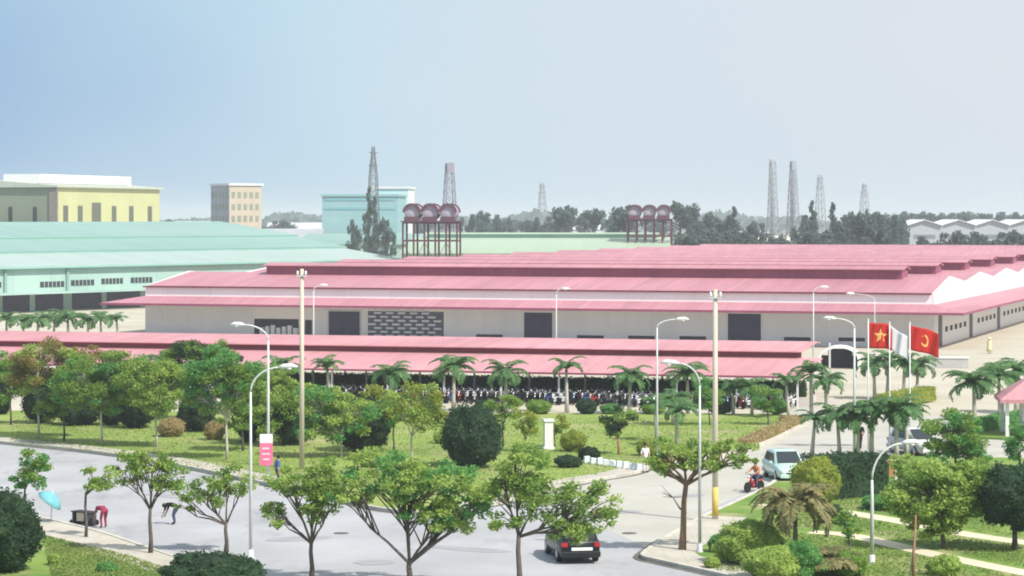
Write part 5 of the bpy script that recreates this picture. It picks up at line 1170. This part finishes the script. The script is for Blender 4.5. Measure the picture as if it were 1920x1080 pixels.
# guardhouse at the right edge
lo = G(1886, 822); gh = empty('guardhouse', lo+Vector((0,0,0)), R(-6), 'guardhouse with a pink hipped roof and white posts at the right edge', 'guardhouse')
for x_ in (0.1, 3.0, 5.6):
    for y_ in (0.1, 4.0):
        mb = MB(); mb.box(x_-0.12, x_+0.12, y_-0.12, y_+0.12, 0, 2.6); mb.build('post', WHITEP, gh)
mb = MB(); mb.box(1.2, 5.2, 1.2, 3.6, 0, 2.55); mb.build('wall', WHITEP, gh)
mb = MB(); mb.box(1.8, 3.0, 1.15, 1.197, 1.0, 2.1); mb.build('window', GLASS, gh)
mb = MB(); z0 = 2.65
mb.add([(-0.4,-0.5,z0), (6.2,-0.5,z0), (6.2,4.7,z0), (-0.4,4.7,z0), (2.2,2.1,z0+1.75), (3.6,2.1,z0+1.75), (-0.4,-0.5,z0-0.25), (6.2,-0.5,z0-0.25), (6.2,4.7,z0-0.25), (-0.4,4.7,z0-0.25)],
       [(0,1,5,4), (1,2,5), (2,3,4,5), (3,0,4), (0,6,7,1), (1,7,8,2), (2,8,9,3), (3,9,6,0), (6,9,8,7)]); mb.build('roof', PINK2, gh)
# arched white shelter and low wall near the flags
lo = G(1573, 692); sh = empty('arched_canopy', lo, R(-10), 'white arched canopy over a dark opening at the right end of the motorbike shelter', 'canopy')
n = 10; W_ = 2.0; D_ = 3.0
out = [(W_*math.cos(math.pi*k/n), 1.0+1.25*math.sin(math.pi*k/n)) for k in range(n+1)]; inn = [((W_-0.2)*math.cos(math.pi*k/n), 1.0+1.05*math.sin(math.pi*k/n)) for k in range(n, -1, -1)]
mb = MB(); mb.prism([(W_, 0)]+out+[(-W_, 0), (-W_+0.2, 0)]+inn+[(W_-0.2, 0)], 0, D_, 'y'); mb.build('arch', WHITEP, sh)
mb = MB(); mb.box(-W_+0.21, W_-0.21, D_-0.3, D_-0.1, 0, 1.2); mb.box(-1.2, 1.2, D_-0.3, D_-0.1, 1.2, 1.85); mb.build('back_panel', DARK, sh)
lo = G(1779, 690); lw = empty('low_wall', lo, R(-6), 'low grey wall with a white coping right of the palm clump', 'wall')
mb = MB(); mb.box(-1.9, 1.9, 0, 0.3, 0, 0.95); mb.build('wall_face', mat('block_grey', (0.42,0.41,0.40), (0.5,0.49,0.48), rough=0.9), lw); mb = MB(); mb.box(-2.0, 2.0, -0.08, 0.38, 0.953, 1.12); mb.build('coping', WHITEP, lw)
# grass tufts and fallen leaves on the near lawns
rng = np.random.default_rng(5); pts = []
def scatter(poly_px, n):
    x0 = min(p[0] for p in poly_px); x1 = max(p[0] for p in poly_px); y0 = min(p[1] for p in poly_px); y1 = max(p[1] for p in poly_px); c = 0
    P = [G(*p) for p in poly_px]; X0 = min(p.x for p in P); X1 = max(p.x for p in P); Y0 = min(p.y for p in P); Y1 = max(p.y for p in P)
    while c < n:
        x_ = rng.uniform(X0, X1); y_ = rng.uniform(Y0, Y1); ins = False; j = len(P)-1
        for i in range(len(P)):
            if (P[i].y > y_) != (P[j].y > y_) and x_ < (P[j].x-P[i].x)*(y_-P[i].y)/(P[j].y-P[i].y)+P[i].x: ins = not ins
            j = i
        if ins and all((Vector((x_, y_, 0))-q).length > 1.0 for q in PATHPTS): pts.append((x_, y_, LZ+0.06)); c += 1
scatter([(80,1010),(240,1048),(420,1110),(100,1110)], 9000); scatter([(1340,1020),(1500,960),(1920,1040),(1920,1100),(1340,1078)], 12000); scatter([(1500,900),(1900,900),(1920,1040),(1500,960)], 9000)
scatter([(20,840),(200,855),(620,930),(900,950),(1180,880),(1400,835),(1500,790),(20,785)], 26000)
P = np.array(pts); T = leaf_quads(P, 0.13, rng, up=0.0, asp=0.4)
tag(quads_object('grass_tufts', T, mat('grass_blades', (0.14,0.22,0.05), (0.29,0.34,0.10), rough=0.8, scale=0.3, leaf=0.3)), kind='stuff')

# ---------------------------------------------------------------- haze
HZ = bpy.data.materials.new('haze_air'); HZ.use_nodes = True; t = HZ.node_tree; t.nodes.clear()
pv = nn(t, 'ShaderNodeVolumePrincipled'); pv.inputs['Color'].default_value = (0.88, 0.94, 1.0, 1); pv.inputs['Density'].default_value = 0.00022; pv.inputs['Anisotropy'].default_value = 0.1
t.links.new(pv.outputs[0], nn(t, 'ShaderNodeOutputMaterial').inputs['Volume'])
mb = MB(); mb.box(-45000, 45000, -45000, 45000, -1.2, 50); hz = mb.build('haze', HZ); tag(hz, kind='stuff')
